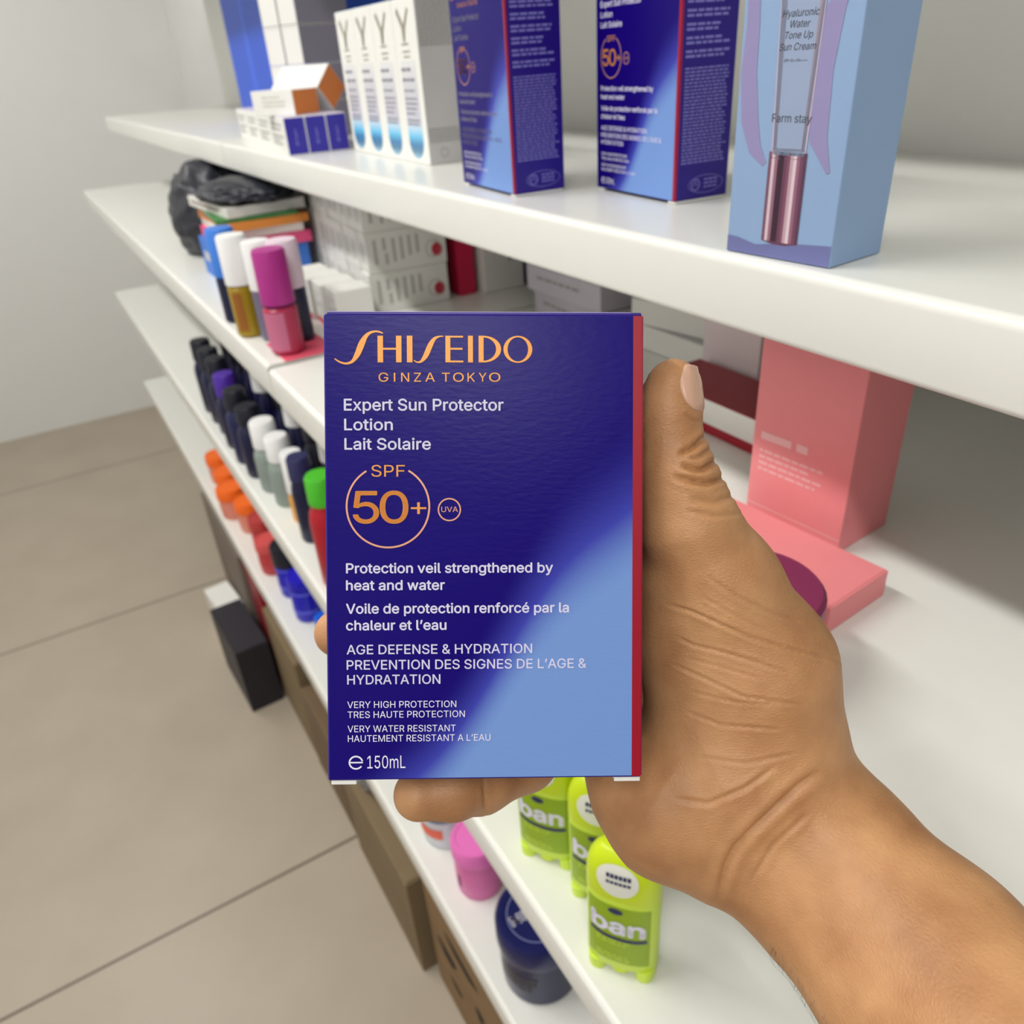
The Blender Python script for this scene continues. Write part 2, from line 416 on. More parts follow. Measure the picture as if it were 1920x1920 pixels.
def make_sun_carton():
    root = empty('sunscreen_carton')
    s = 0.0034                                        # width of the red edge strip
    # body: a slightly worn folded box, front panel / red strip / navy rest
    bm = bmesh.new()
    add_box(bm, (-BW / 2, -BD / 2, 0), (BW / 2, BD / 2, BH), [0, 0, 1, 0, 0, 0], 0.0006, 2)
    bm_obj('carton_body', bm, [navy_card, sun_face_m], root)
    pr = Print(); pr.rect(BW / 2 - s, 0.0004, BW / 2 - 0.0003, BH - 0.0004); o = pr.build('red_edge_strip', red_card, root, front(BD, 0.00012))
    bm = bmesh.new(); add_box(bm, (BW / 2 - 0.0004, -BD / 2 + 0.0002, 0.0006), (BW / 2 + 0.00015, -BD / 2 + 0.0012, BH - 0.0006))
    bm_obj('red_edge_strip', bm, [red_card], root)
    # top: tucked lid with a lighter raw card edge, standing a hair proud at the left
    bm = bmesh.new(); add_box(bm, (-BW / 2 + 0.0012, -BD / 2 + 0.0001, BH - 0.0003), (BW / 2 - 0.0005, BD / 2 - 0.001, BH + 0.0007), 0, 0.0003, 1)
    bm_obj('lid_flap', bm, [navy_card], root)
    bm = bmesh.new()
    add_box(bm, (-BW / 2 + 0.0012, -BD / 2 + 0.0004, BH + 0.0007), (BW / 2 - 0.004, -BD / 2 + 0.0009, BH + 0.0009))
    bm_obj('raw_card_edge', bm, [mat('raw_card', rgb(190, 180, 220), 0.7)], root)
    # bottom: two white dust flaps peeping out at the corners
    for xa, xb in ((-BW / 2 + 0.001, -BW / 2 + 0.0098), (BW / 2 - 0.0095, BW / 2 - 0.0003)):
        bm = bmesh.new(); add_box(bm, (xa, -BD / 2 + 0.0006, -0.0017), (xb, BD / 2 - 0.002, -0.0002), 0, 0.0002, 1)
        bm_obj('dust_flap', bm, [card_white], root)
    # gold printing
    g = Print()
    def Z4(x, y): return bx(600 + x / 4.8, 580 + y / 4.8)
    def zs(pts): return [Z4(x, y) + (w / 4.8 * PXM,) for x, y, w in pts]
    def smooth(pts, k=6):
        out = []
        for i in range(len(pts) - 1):
            p0 = pts[max(0, i - 1)]; p1 = pts[i]; p2 = pts[i + 1]; p3 = pts[min(len(pts) - 1, i + 2)]
            for j in range(k):
                t = j / k
                out.append(tuple(0.5 * ((2 * b) + (-a + c) * t + (2 * a - 5 * b + 4 * c - d) * t * t + (-a + 3 * b - 3 * c + d) * t ** 3) for a, b, c, d in zip(p0, p1, p2, p3)))
        out.append(pts[-1]); return out
    g.stroke(smooth(zs([(130, 437, 9), (180, 468, 15), (235, 480, 18), (290, 460, 27), (335, 395, 50), (370, 310, 56), (402, 250, 40), (440, 212, 25), (490, 197, 17), (530, 201, 15), (562, 214, 10)])))
    g.stroke(smooth(zs([(838, 452, 8), (870, 468, 12), (905, 460, 22), (945, 410, 44), (985, 320, 46), (1020, 265, 30), (1060, 243, 15), (1103, 240, 9)])))
    def zr(x0, y0, x1, y1): a = Z4(x0, y1); b = Z4(x1, y0); g.rect(a[0], a[1], b[0], b[1])
    for q in ((515, 235, 562, 470), (680, 235, 727, 470), (562, 342, 680, 358), (777, 235, 825, 470), (1122, 235, 1165, 470), (1165, 236, 1280, 251), (1165, 342, 1275, 358),
              (1165, 455, 1282, 470), (1325, 235, 1368, 470), (1420, 235, 1464, 470)): zr(*q)
    k = PXM / 4.8
    c = Z4(1464, 353); g.ringpoly(c[0], c[1], 157 * k, 118 * k, 112 * k, 103 * k, -PI / 2, PI / 2, 40)
    c = Z4(1773, 355); g.ringpoly(c[0], c[1], 129 * k, 120 * k, 92 * k, 107 * k, 0, 2 * PI, 56)
    def T(P, t, x0, x1, base, cap, bold=0.0):
        a = bx(x0, base); b = bx(x1, base); P.text(t, a[0], a[1], cap * PXM, width=b[0] - a[0], bold=bold)
    g.build('gold_wordmark', gold_ink, root, front(BD)); g = Print()
    for ch, cx, wd in (('G', 709, 18), ('I', 737.5, 2.6), ('N', 751, 15), ('Z', 775, 13), ('A', 796, 18), ('T', 827, 15), ('O', 848, 20), ('K', 875, 14), ('Y', 896, 14.5), ('O', 915.5, 21)):
        T(g, ch, cx, cx + wd, 713.5, 16.5, -0.012)
    g.build('gold_city_line', gold_ink, root, front(BD)); g = Print()
    T(g, 'SPF', 695.5, 758, 889.5, 21.5, -0.008)
    T(g, '5', 662, 709.5, 976, 59, 0.006); T(g, '0', 712, 764, 976, 59, 0.006)
    T(g, '+', 769, 798, 961.5, 29 / 0.63 * 0.73, -0.012)
    g.build('gold_factor_number', gold_ink, root, front(BD))
    r = Print()
    c = bx(726.5, 945)
    r.arc(c[0], c[1], 77 * PXM, 77 * PXM, 3.4 * PXM, math.radians(121), math.radians(360 + 60), 96)
    r.build('rose_gold_ring', rose_ink, root, front(BD)); r = Print()
    c = bx(841, 951); r.arc(c[0], c[1], 20.5 * PXM, 20.5 * PXM, 2.6 * PXM)
    T(r, 'UVA', 826, 857, 955.5, 10, 0.0)
    r.build('rose_gold_badge', rose_ink, root, front(BD))
    # white printing
    for nm, lines in (
        ('white_title', (('Expert Sun Protector', 645, 942, 766.5, 21, 0.012), ('Lotion', 645.5, 735, 803, 20.5, 0.012), ('Lait Solaire', 646, 806, 839, 20.5, 0.012))),
        ('white_claim', (('Protection veil strengthened by', 649, 1035, 1070, 18, 0.016), ('heat and water', 649, 832, 1102, 18, 0.016),
        ('Voile de protection renforcé par la', 649, 1065, 1146, 18, 0.016), ('chaleur et l’eau', 649, 835, 1177.5, 18, 0.016))),
        ('white_capitals', (('AGE DEFENSE & HYDRATION', 650, 996, 1223, 17.5, 0.008), ('PREVENTION DES SIGNES DE L’AGE &', 650, 1098, 1252, 17.5, 0.008), ('HYDRATATION', 651, 824, 1280, 17.5, 0.008))),
        ('white_small_capitals', (('VERY HIGH PROTECTION', 651, 854, 1325, 12.5, 0), ('TRES HAUTE PROTECTION', 651.5, 870, 1344, 12.5, 0),
        ('VERY WATER RESISTANT', 651.5, 853, 1371, 12.5, 0), ('HAUTEMENT RESISTANT A L’EAU', 652, 918, 1389.5, 12.5, 0))),
        ('white_volume_mark', (('150mL', 688, 759, 1440, 24, 0),))):
        w = Print()
        for t, x0, x1, base, cap, bd in lines: T(w, t, x0, x1, base, cap, bd)
        if nm == 'white_volume_mark':
            c = bx(667, 1429); w.arc(c[0], c[1], 12.3 * PXM, 11.8 * PXM, 3.0 * PXM, math.radians(14), math.radians(325), 48)
            w.rect(c[0] - 12 * PXM, c[1] - 1.2 * PXM, c[0] + 13 * PXM, c[1] + 1.6 * PXM)
        w.build(nm, ink_white, root, front(BD))
    # small print on the right hand side panel
    q = Print(); rr = random.Random(3); hw = BD / 2
    for i in range(3): q.words(-0.010, BH - 0.012 - i * 0.0032, 0.011, 0.0012, rag=0.4, rnd=rr)
    z = BH - 0.026
    for blk in range(6):
        for i in range(2): q.words(-hw + 0.004, z, hw - 0.006, 0.0016, rag=0.25, rnd=rr); z -= 0.0029
        z -= 0.0022
    z -= 0.002
    while z > 0.024: q.words(-hw + 0.004, z, hw - 0.004, 0.0011, rag=0.12, rnd=rr); z -= 0.00225
    q.build('small_print', ink_lilac, root, right(BW)); q = Print()
    q.ringpoly(-0.006, 0.010, 0.0042, 0.0042, 0.0034, 0.0034); q.stroke([(-0.008, 0.009, 0.0008), (-0.006, 0.0125, 0.0008), (-0.004, 0.009, 0.0008)])
    for i in range(3): q.words(0.002, 0.0125 - i * 0.0026, 0.014, 0.0011, rnd=rr)
    q.arc(0.0035, 0.010, 0.016, 0.0062, 0.0004)
    q.build('recycling_mark', ink_lilac, root, right(BW))
    return root
held = make_sun_carton()
tag(held, 'blue sunscreen carton held up in the hand in front of the shelves', 'carton')
_ax = Vector((0.8653961914072993, -0.4955417613367247, -0.07434914033825829))
_up = Vector((0.29450488665416796, 0.38294588689489606, 0.8755679981858049))
_n = Vector((-0.40540881050435634, -0.7796093960963619, 0.4773393822888122))
_c = Vector((0.10120365071273976, 0.20326703833181456, 1.3114495791616012))
_o = _c - _up * BH / 2 - _n * BD / 2
held.matrix_world = Matrix(((_ax.x, -_n.x, _up.x, _o.x), (_ax.y, -_n.y, _up.y, _o.y), (_ax.z, -_n.z, _up.z, _o.z), (0, 0, 0, 1)))

def place(o_fn, corner, rz, w, d):
    """centre of a carton whose near front corner (local +x, -y) stands at corner"""
    lx, ly = w / 2, -d / 2
    return (corner[0] - (lx * math.cos(rz) - ly * math.sin(rz)), corner[1] - (lx * math.sin(rz) + ly * math.cos(rz)))
ra = FACE - math.radians(5)
for (cx, cy), lab in (((0.361, 0.603), 'blue sunscreen carton on the top shelf, next to the four white drop cartons'),
                      ((0.420, 0.470), 'blue sunscreen carton on the top shelf, next to the pale blue tube carton')):
    p = place(None, (cx, cy), ra, BW, BD)
    copy_tree(held, (p[0], p[1], ZA + 0.0021), ra, lab, 'blue sunscreen cartons on the top shelf')
# ------------------------------------------------------------------ top shelf goods
# pale blue carton with a printed tube, at the shelf edge
def pale_carton():
    w, d, h = 0.068, 0.045, 0.185
    pale = mat('pale_blue_card', rgb(142, 170, 208), 0.42, noise=0.03)
    rz = math.radians(-85.4)
    c = (0.342 + math.cos(rz) * w / 2 - math.sin(rz) * d / 2, 0.337 + math.sin(rz) * w / 2 + math.cos(rz) * d / 2)
    o = carton('tube_carton', 'pale blue carton printed with a mauve-capped tube, on the top shelf edge', 'carton', w, d, h, (pale, pale, pale, pale), (c[0], c[1], ZA + 0.0003), rz)
    L = -w / 2
    def z(y): return (487 - y) / 3850 * (1 - 0.055 * (228 - y) / 163)
    mauve = mat('mauve_swirl_ink', rgb(148, 140, 186), 0.45); floor_ink = mat('violet_foot_ink', rgb(112, 116, 168), 0.45)
    sw = Print()
    sw.stroke([(L + 0.006, h - 0.001, 0.004), (L + 0.0045, 0.15, 0.006), (L + 0.0065, 0.11, 0.008), (L + 0.006, 0.09, 0.010), (L + 0.009, 0.068, 0.011), (L + 0.014, 0.054, 0.008), (L + 0.021, 0.047, 0.003)])
    sw.build('printed_swirl', mauve, o, front(d, 0.0002)); sw = Print()
    sw.stroke([(L + 0.060, 0.13, 0.002), (L + 0.053, 0.115, 0.010), (L + 0.049, 0.09, 0.013), (L + 0.052, 0.06, 0.010), (L + 0.060, 0.045, 0.002)])
    sw.build('printed_swirl', mauve, o, front(d, 0.0002))
    ft = Print(); ft.rect(L + 0.0005, 0.0004, -L - 0.0005, 0.006); ft.poly([(L + 0.0005, 0.006), (L + 0.02, 0.006), (L + 0.008, 0.0085), (L + 0.0005, 0.009)]); ft.poly([(L + 0.02, 0.006), (-L - 0.0005, 0.006), (-L - 0.0005, 0.011), (0.006, 0.009)])
    ft.build('printed_floor', floor_ink, o, front(d, 0.00025))
    # the printed tube with its metallic cap
    tb = Print(); x0, x1 = L + 0.0195, L + 0.0490
    tb.poly([(L + 0.0260, 0.052), (L + 0.0450, 0.052), (x1, h - 0.003), (x0, h - 0.003)], 0)
    tb.poly([(L + 0.0250, 0.054), (L + 0.0280, 0.054), (x0 + 0.0045, h - 0.003), (x0, h - 0.003)], 1)
    tb.poly([(L + 0.0430, 0.054), (L + 0.0460, 0.054), (x1, h - 0.003), (x1 - 0.004, h - 0.003)], 1)
    tb.build('printed_tube', [mat('tube_blue_ink', rgb(150, 166, 196), 0.4), mat('tube_pearl_ink', rgb(196, 180, 200), 0.4)], o, front(d, 0.0003))
    cp = Print(); a, b = L + 0.0238, L + 0.0470
    cols = [(120, 82, 104), (214, 190, 200), (150, 104, 128), (60, 34, 52), (58, 32, 50), (104, 62, 86), (128, 78, 102), (190, 158, 172), (222, 200, 208), (150, 100, 124), (112, 70, 94), (92, 56, 80)]
    n = len(cols)
    for i in range(n):
        xa = a + (b - a) * i / n; xb = a + (b - a) * (i + 1) / n
        cp.rect(xa, 0.009, xb, 0.0535, i)
    cp.stroke([(a, 0.0505, 0.0005), (b, 0.0505, 0.0005)], 1)
    cp.poly([(a + 0.001, 0.0535), (b - 0.001, 0.0535), (b - 0.002, 0.0552), (a + 0.002, 0.0552)], 1)
    cp.poly([(a, 0.009), (a + 0.008, 0.0076), (b - 0.008, 0.0076), (b, 0.009)], 5)
    cp.build('printed_cap', [mat('cap_ink_%d' % i, rgb(*c_), 0.35) for i, c_ in enumerate(cols)], o, front(d, 0.0003))
    t = Print(); xc = L + 0.0340
    for s, y, cap in (('Hyaluronic', 21, 0.0030), ('Water', 43, 0.0030), ('Tone Up', 65, 0.0030), ('Sun Cream', 88, 0.0030)):
        t.text(s, xc, z(y), cap, align='C', bold=-0.01, shear=0.22, width=None)
    t.text('SPF 50+ PA++++', xc, z(111), 0.0012, align='C', bold=-0.01)
    t.build('dark_lettering', ink_dark, o, front(d, 0.0004)); t = Print()
    t.text('Farm stay', L + 0.0235, z(228), 0.0038, bold=0.0)
    t.build('dark_wordmark', ink_dark, o, front(d, 0.0004))
pale_carton()

# four white cartons with a blue drop on the foot
def drop_gradient():
    m = bpy.data.materials.new('grey_to_blue_drop_ink'); m.use_nodes = True; nt = m.node_tree; b = nt.nodes['Principled BSDF']
    tc = nt.nodes.new('ShaderNodeTexCoord'); s = nt.nodes.new('ShaderNodeSeparateXYZ'); nt.links.new(tc.outputs['Object'], s.inputs[0])
    mr = nt.nodes.new('ShaderNodeMapRange'); mr.inputs['From Min'].default_value = 0.006; mr.inputs['From Max'].default_value = 0.10; nt.links.new(s.outputs[2], mr.inputs['Value'])
    cr = nt.nodes.new('ShaderNodeValToRGB'); e = cr.color_ramp.elements
    e[0].position = 0; e[0].color = rgb(150, 190, 214); e[1].position = 1; e[1].color = rgb(226, 226, 228)
    for p, c in ((0.07, (84, 130, 164)), (0.15, (64, 128, 178)), (0.24, (110, 196, 236)), (0.33, (190, 220, 240)), (0.40, (200, 200, 212)), (0.75, (206, 206, 214))):
        q = e.new(p); q.color = rgb(*c)
    nt.links.new(mr.outputs[0], cr.inputs[0]); nt.links.new(cr.outputs[0], b.inputs['Base Color']); b.inputs['Roughness'].default_value = 0.35
    return m
def drop_carton():
    w, d, h = 0.0645, 0.046, 0.162
    o = carton('drop_carton', 'x', 'carton', w, d, h, (card_white, card_white, card_grey_shade, teal_card), (0, 0, 0), 0)  # grey right panel carries the side's shade as colour
    b = Print(); x0, x1, zt, zb = -0.022, 0.020, 0.104, 0.024
    pts = [(x1, zt), (x0, zt)] + [((x0 + x1) / 2 + (x1 - x0) / 2 * math.cos(a), zb + 0.019 * math.sin(a)) for a in [PI + PI * i / 16 for i in range(17)]]
    b.poly(pts, 0); b.build('printed_drop', [drop_gradient()], o, front(d, 0.0002))
    y = Print(); g = mat('warm_grey_ink', rgb(150, 146, 128), 0.5)
    y.stroke([(-0.017, 0.152, 0.006), (-0.004, 0.136, 0.006), (-0.003, 0.122, 0.005)]); y.stroke([(0.014, 0.152, 0.004), (0.001, 0.136, 0.005), (-0.003, 0.122, 0.005)])
    rr = random.Random(5)
    y.rect(-0.012, 0.119, 0.008, 0.1205); y.words(-0.011, 0.112, 0.010, 0.0016, rnd=rr); y.words(-0.009, 0.107, 0.008, 0.0016, rnd=rr)
    y.build('grey_motif', g, o, front(d, 0.0004))
    t = Print()
    for z in (0.094, 0.084): t.words(-0.020, z, 0.016, 0.0032, rag=0.3, rnd=rr)
    for z in (0.074, 0.066, 0.061, 0.056, 0.051, 0.044, 0.040): t.words(-0.019, z, 0.017, 0.0018, rag=0.3, rnd=rr)
    t.build('grey_lettering', mat('mid_grey_ink', rgb(128, 128, 142), 0.5), o, front(d, 0.0004))
    s = Print(); hw = d / 2; z = h - 0.006
    while z > 0.115: s.words(-hw + 0.003, z, hw - 0.003, 0.0012, rag=0.1, rnd=rr); z -= 0.0026
    s.build('small_print', ink_grey, o, right(w)); s = Print(); z = 0.036
    while z > 0.022: s.words(-hw + 0.003, z, hw - 0.003, 0.0012, rag=0.2, rnd=rr); z -= 0.0026
    s.build('small_print', ink_grey, o, right(w)); s = Print()
    s.ringpoly(-0.004, 0.012, 0.005, 0.005, 0.0042, 0.0042)
    s.build('round_mark', ink_grey, o, right(w))
    return o
o0 = drop_carton(); rz = math.radians(-92.2); cx, cy = 0.414, 0.875
ordn = ['nearest the blue sunscreen carton', 'second from the blue sunscreen carton', 'third from the blue sunscreen carton', 'beside the small navy boxes']
for i in range(4):
    q = (cx - math.cos(rz) * 0.0655 * i, cy - math.sin(rz) * 0.0655 * i)
    p = place(None, q, rz, 0.0645, 0.046)
    lab = 'white carton with a blue drop on its front, ' + ordn[i]
    if i == 0:
        o0.location = (p[0], p[1], ZA + 0.0003); o0.rotation_euler = (0, 0, rz); o0['label'] = lab; o0['group'] = 'white drop cartons on the top shelf'
    else: copy_tree(o0, (p[0], p[1], ZA + 0.0003), rz, lab, 'white drop cartons on the top shelf')

# low row of small navy-ended boxes
def small_box():
    w, d, h = 0.108, 0.0285, 0.047
    o = carton('small_box', 'x', 'box', w, d, h, (card_white, card_white, smallnavy, mat('pale_lilac_card', rgb(214, 206, 224), 0.5)), (0, 0, 0), 0)
    t = Print(); rr = random.Random(8)
    for z in (0.036, 0.030, 0.021, 0.016, 0.011): t.words(-0.047, z, 0.042, 0.0022, rag=0.4, rnd=rr)
    t.build('grey_lettering', ink_grey, o, front(d))
    s = Print(); s.words(-0.003, 0.014, -0.001, 0.001, rnd=rr)
    for k in range(6): s.rect(-0.0018 + 0.0006 * (k % 2), 0.012 + k * 0.0036, 0.0016 - 0.0006 * (k % 3), 0.0142 + k * 0.0036)
    s.build('lilac_lettering', ink_lilac, o, right(w))
    return o
b0 = small_box(); rz = math.radians(-96); lx = (math.cos(rz), math.sin(rz)); ly = (-math.sin(rz), math.cos(rz))
used = False
for j in range(4):
    for i in range(3):
        q = (0.343 + ly[0] * 0.0292 * i - lx[0] * 0.110 * j, 1.176 + ly[1] * 0.0292 * i - lx[1] * 0.110 * j)
        p = place(None, q, rz, 0.108, 0.0285)
        lab = 'small navy-ended white box, %s of the low row, %s' % (('front', 'middle', 'back')[i], ('beside the drop cartons', 'second from the drop cartons', 'third from the drop cartons', 'farthest from the drop cartons')[j])
        if not used: b0.location = (p[0], p[1], ZA + 0.0003); b0.rotation_euler = (0, 0, rz); b0['label'] = lab; b0['group'] = 'small navy-ended boxes on the top shelf'; used = True
        else: copy_tree(b0, (p[0], p[1], ZA + 0.0003), rz, lab, 'small navy-ended boxes on the top shelf')
# orange and white boxes lying on them
zt = ZA + 0.0003 + 0.0477
def orange_box(lab, w, d, h, q, rz, roll=0, z=0.0, ends=orange_card):
    p = place(None, q, rz, w, d)
    o = carton('orange_ended_box', lab, 'box', w, d, h, (card_white, card_white, ends, card_white), (p[0], p[1], zt + z), rz, 'orange-ended boxes on the navy row', flap=False, rot=(roll, 0, rz))
    t = Print(); rr = random.Random(int(w * 1e4))
    for k in (0.7, 0.52, 0.36): t.words(-w * 0.25, h * k, w * 0.34, h * 0.06, rag=0.3, rnd=rr)
    t.build('grey_lettering', mat('faint_grey_ink', rgb(196, 192, 180), 0.6), o, front(d))
    return o
rz = math.radians(-62); ro = math.radians(42); ly = (-math.sin(rz), math.cos(rz))
orange_box('white box with an orange end lying flat on the small navy boxes', 0.080, 0.050, 0.0315, (0.368, 1.196), rz)
orange_box('white box with an orange end tipped on its edge behind the flat one', 0.092, 0.042, 0.042, (0.368 + ly[0] * 0.0745, 1.196 + ly[1] * 0.0745), rz, ro, 0.021 * math.sin(ro) + 0.0003)
rz = math.radians(-93)
orange_box('thin upright orange-ended box beside the purple box', 0.040, 0.013, 0.056, (0.474, 1.186), rz)
o = carton('purple_box', 'thin purple box standing between the orange-ended boxes and the drop cartons', 'box', 0.06, 0.010, 0.052, (purple_card, purple_card, purple_card, purple_card), (0, 0, 0), rz)
p = place(None, (0.4885, 1.186), rz, 0.06, 0.010); o.location = (p[0], p[1], ZA + 0.0484)

# the stack of white boxes; the shade on their sides is coloured grey-lavender
def plain_white_box(nm, w, d, h, side):
    o = carton(nm, 'x', 'box', w, d, h, (card_white, card_white, side, card_white), (0, 0, 0), 0, flap=False)
    t = Print(); t.rect(-w * 0.4, h * 0.94, w * 0.4, h * 0.95); t.build('lid_line', mat('fold_line_grey', rgb(205, 203, 200), 0.6), o, front(d))
    return o
w_, d_, h_ = 0.043, 0.105, 0.0535
o0 = plain_white_box('white_box', w_, d_, h_, card_side_shade); rz = math.radians(-70); lx = (math.cos(rz), math.sin(rz)); first = True
rows = ['bottom', 'second', 'third', 'fourth', 'top']
for j in range(2):
    for k in range(5):
        q = (0.458 - lx[0] * (w_ + 0.0035) * j, 1.395 - lx[1] * (w_ + 0.0035) * j)
        p = place(None, q, rz, w_, d_)
        lab = 'white box with shade-tinted side, %s of the %s stack column behind the orange-ended boxes' % (rows[k], ('nearer', 'farther')[j])
        if first: o0.location = (p[0], p[1], ZA + 0.0003); o0.rotation_euler = (0, 0, rz); o0['label'] = lab; o0['group'] = 'stack of white boxes on the top shelf'; first = False
        else: copy_tree(o0, (p[0], p[1], ZA + 0.0003 + k * (h_ + 0.0008)), rz, lab, 'stack of white boxes on the top shelf')
# tall bright blue cartons
def blue_carton():
    w, d, h = 0.19, 0.16, 0.30
    o = carton('blue_carton', 'x', 'carton', w, d, h, (blue_card, blue_card, blue_card, blue_card), (0, 0, 0), 0)
    s = Print(); s.rect(w / 2 - 0.030, 0.001, w / 2 - 0.012, h - 0.001); s.build('light_stripe', blue_edge, o, front(d)); s = Print(); s.rect(-w / 2 + 0.002, 0.001, -w / 2 + 0.006, h - 0.001)
    s.build('light_stripe', blue_edge, o, front(d))
    return o
o0 = blue_carton()
for i in range(3):
    q = (0.515 + 0.004 * i, 1.545 + 0.192 * i); rz = FACE - math.radians(1); p = place(None, q, rz, 0.19, 0.16)
    lab = 'tall bright blue carton on the top shelf, ' + ('nearest the white box stack', 'in the middle of the blue ones', 'farthest along the shelf')[i]
    if i == 0: o0.location = (p[0], p[1], ZA + 0.0003); o0.rotation_euler = (0, 0, rz); o0['label'] = lab; o0['group'] = 'tall blue cartons on the top shelf'
    else: copy_tree(o0, (p[0], p[1], ZA + 0.0003), rz, lab, 'tall blue cartons on the top shelf')

# ------------------------------------------------------------------ second shelf goods
ZBL = ZB + 0.0043                                  # the far section sits a little higher
ZBR = ZB + 0.0003
def bottle(name, label, loc, parts, cat='bottle', group=None, rz=-0.9, seg=36):
    r = empty(name, loc, rz); tag(r, label, cat, group)
    for nm, prof, m in parts: lathe_part(nm, prof, m, r, seg)
    return r
def cyl(r, z0, z1, b=0.0015): return [(0, z0), (r - b, z0), (r, z0 + b), (r, z1 - b), (r - b, z1), (0, z1)]
magenta = mat('magenta_cap', rgb(172, 44, 134), 0.4)
redglass = mat('raspberry_red_body', rgb(176, 44, 82), 0.3)
labelpink = mat('pink_label', rgb(196, 108, 140), 0.5)
cap_white = mat('white_plastic', rgb(240, 240, 240), 0.35, noise=0.01)
pk = bottle('roll_on_bottle', 'magenta-capped raspberry roll-on bottle at the front edge of the second shelf', (0.243, 1.004, ZBL + 0.0016), [
    ('bottle_body', cyl(0.0215, 0, 0.060, 0.003), redglass), ('neck_ring', cyl(0.0200, 0.0600, 0.0635), mat('dark_plum_ring', rgb(96, 24, 70), 0.4)),
    ('cap', [(0, 0.0636), (0.0212, 0.0636), (0.0214, 0.066), (0.0206, 0.126), (0.0192, 0.1295), (0, 0.131)], magenta)])
label_band('label_band', 0.0215, -0.017, 0.017, 0.006, 0.055, labelpink, pk)
gold = mat('golden_liquid', rgb(164, 136, 30), 0.25)
gb = bottle('roll_on_bottle', 'golden roll-on bottle with a white cap behind the magenta-capped one', (0.226, 1.118, ZBL), [
    ('bottle_body', cyl(0.0195, 0, 0.071, 0.004), gold), ('cap', [(0, 0.0715), (0.0200, 0.0715), (0.0202, 0.074), (0.0196, 0.131), (0.018, 0.135), (0, 0.136)], cap_white)])
label_band('label_band', 0.0195, -0.004, 0.010, 0.010, 0.062, mat('amber_label', rgb(150, 92, 30), 0.5), gb)
db = bottle('roll_on_bottle', 'dark navy roll-on bottle with a white cap, to the shelf side of the magenta-capped one', (0.272, 1.045, ZBL), [
    ('bottle_body', cyl(0.0200, 0, 0.072, 0.003), navy_dark), ('cap', [(0, 0.0722), (0.0208, 0.0722), (0.0210, 0.075), (0.0202, 0.128), (0.0185, 0.132), (0, 0.133)], mat('pinkish_white_plastic', rgb(226, 206, 220), 0.4))])
bottle('roll_on_bottle', 'dark navy roll-on bottle with a sky-blue cap at the far end of the roll-ons', (0.230, 1.205, ZBL), [
    ('bottle_body', cyl(0.0200, 0, 0.066, 0.003), navy_dark), ('cap', [(0, 0.0662), (0.0205, 0.0662), (0.0207, 0.07), (0.020, 0.128), (0.018, 0.132), (0, 0.133)], mat('sky_blue_plastic', rgb(60, 126, 220), 0.4))])
# white-capped one standing between gold and magenta, mostly hidden
bottle('roll_on_bottle', 'white-capped roll-on with a silver body between the golden and the magenta-capped bottles', (0.247, 1.078, ZBL), [
    ('bottle_body', cyl(0.0185, 0, 0.068, 0.003), mat('silver_body', rgb(110, 104, 128), 0.3)), ('cap', [(0, 0.0682), (0.019, 0.0682), (0.0192, 0.07), (0.0186, 0.126), (0.017, 0.13), (0, 0.131)], cap_white)])
bm = bmesh.new(); add_box(bm, (-0.045, -0.035, 0), (0.045, 0.035, 0.0012), 0, 0.0004, 1)
rc = bm_obj('red_card', bm, [mat('coral_red_card', rgb(222, 84, 110), 0.5)]); rc.location = (0.262, 1.012, ZBL); rc.rotation_euler = (0, 0, FACE)
tag(rc, 'coral red display card lying under the magenta-capped roll-on bottle', 'card')

# the big stack of white medicine cartons
def med_carton():
    w, d, h = 0.0345, 0.122, 0.0560
    o = carton('medicine_carton', 'x', 'carton', w, d, h, (card_white, card_white, card_white, card_white), (0, 0, 0), 0)
    t = Print(); rr = random.Random(11)
    for x in (-0.009, -0.002, 0.006): t.rect(x, 0.010 + rr.random() * 0.006, x + 0.0035, 0.046 - rr.random() * 0.008)
    t.build('grey_lettering', mat('soft_grey_ink', rgb(190, 188, 183), 0.6), o, front(d))
    s = Print()
    for u, z0, z1 in ((-0.050, 0.012, 0.046), (-0.036, 0.030, 0.047), (-0.034, 0.010, 0.026), (-0.022, 0.012, 0.045), (-0.010, 0.014, 0.046), (0.002, 0.018, 0.046), (0.014, 0.020, 0.046)): s.rect(u, z0, u + 0.005, z1)
    s.build('side_lettering', mat('soft_grey_ink', rgb(190, 188, 183), 0.6), o, right(w))
    r = Print(); r.disc(0.046, 0.020, 0.0085, 0.0095)
    r.build('red_badge', mat('dull_red_ink', rgb(196, 50, 70), 0.5), o, right(w, 0.0003))
    r = Print(); r.ringpoly(0.040, 0.022, 0.0115, 0.012, 0.0105, 0.011); r.build('grey_ring', ink_grey, o, right(w, 0.0004))
    return o
o0 = med_carton(); first = True; rz = math.radians(-94); lx = (math.cos(rz), math.sin(rz))
ordn = ['first', 'second', 'third', 'fourth', 'fifth', 'sixth', 'seventh', 'eighth', 'ninth']
jit = random.Random(21)
for i in range(9):
    for k in range(3):
        if i == 8 and k == 2: continue
        q = (0.398 - lx[0] * 0.0358 * i + jit.uniform(-0.002, 0.002), 1.085 - lx[1] * 0.0358 * i)
        p = place(None, q, rz, 0.0345, 0.122); loc = (p[0], p[1], ZBL + k * 0.0567)
        lab = 'white medicine carton, %s row of the big stack, %s from its near end' % (('bottom', 'middle', 'top')[k], ordn[i])
        if first: o0.location = loc; o0.rotation_euler = (0, 0, rz); o0['label'] = lab; o0['group'] = 'stacked white medicine cartons on the second shelf'; first = False
        else: copy_tree(o0, loc, rz, lab, 'stacked white medicine cartons on the second shelf')
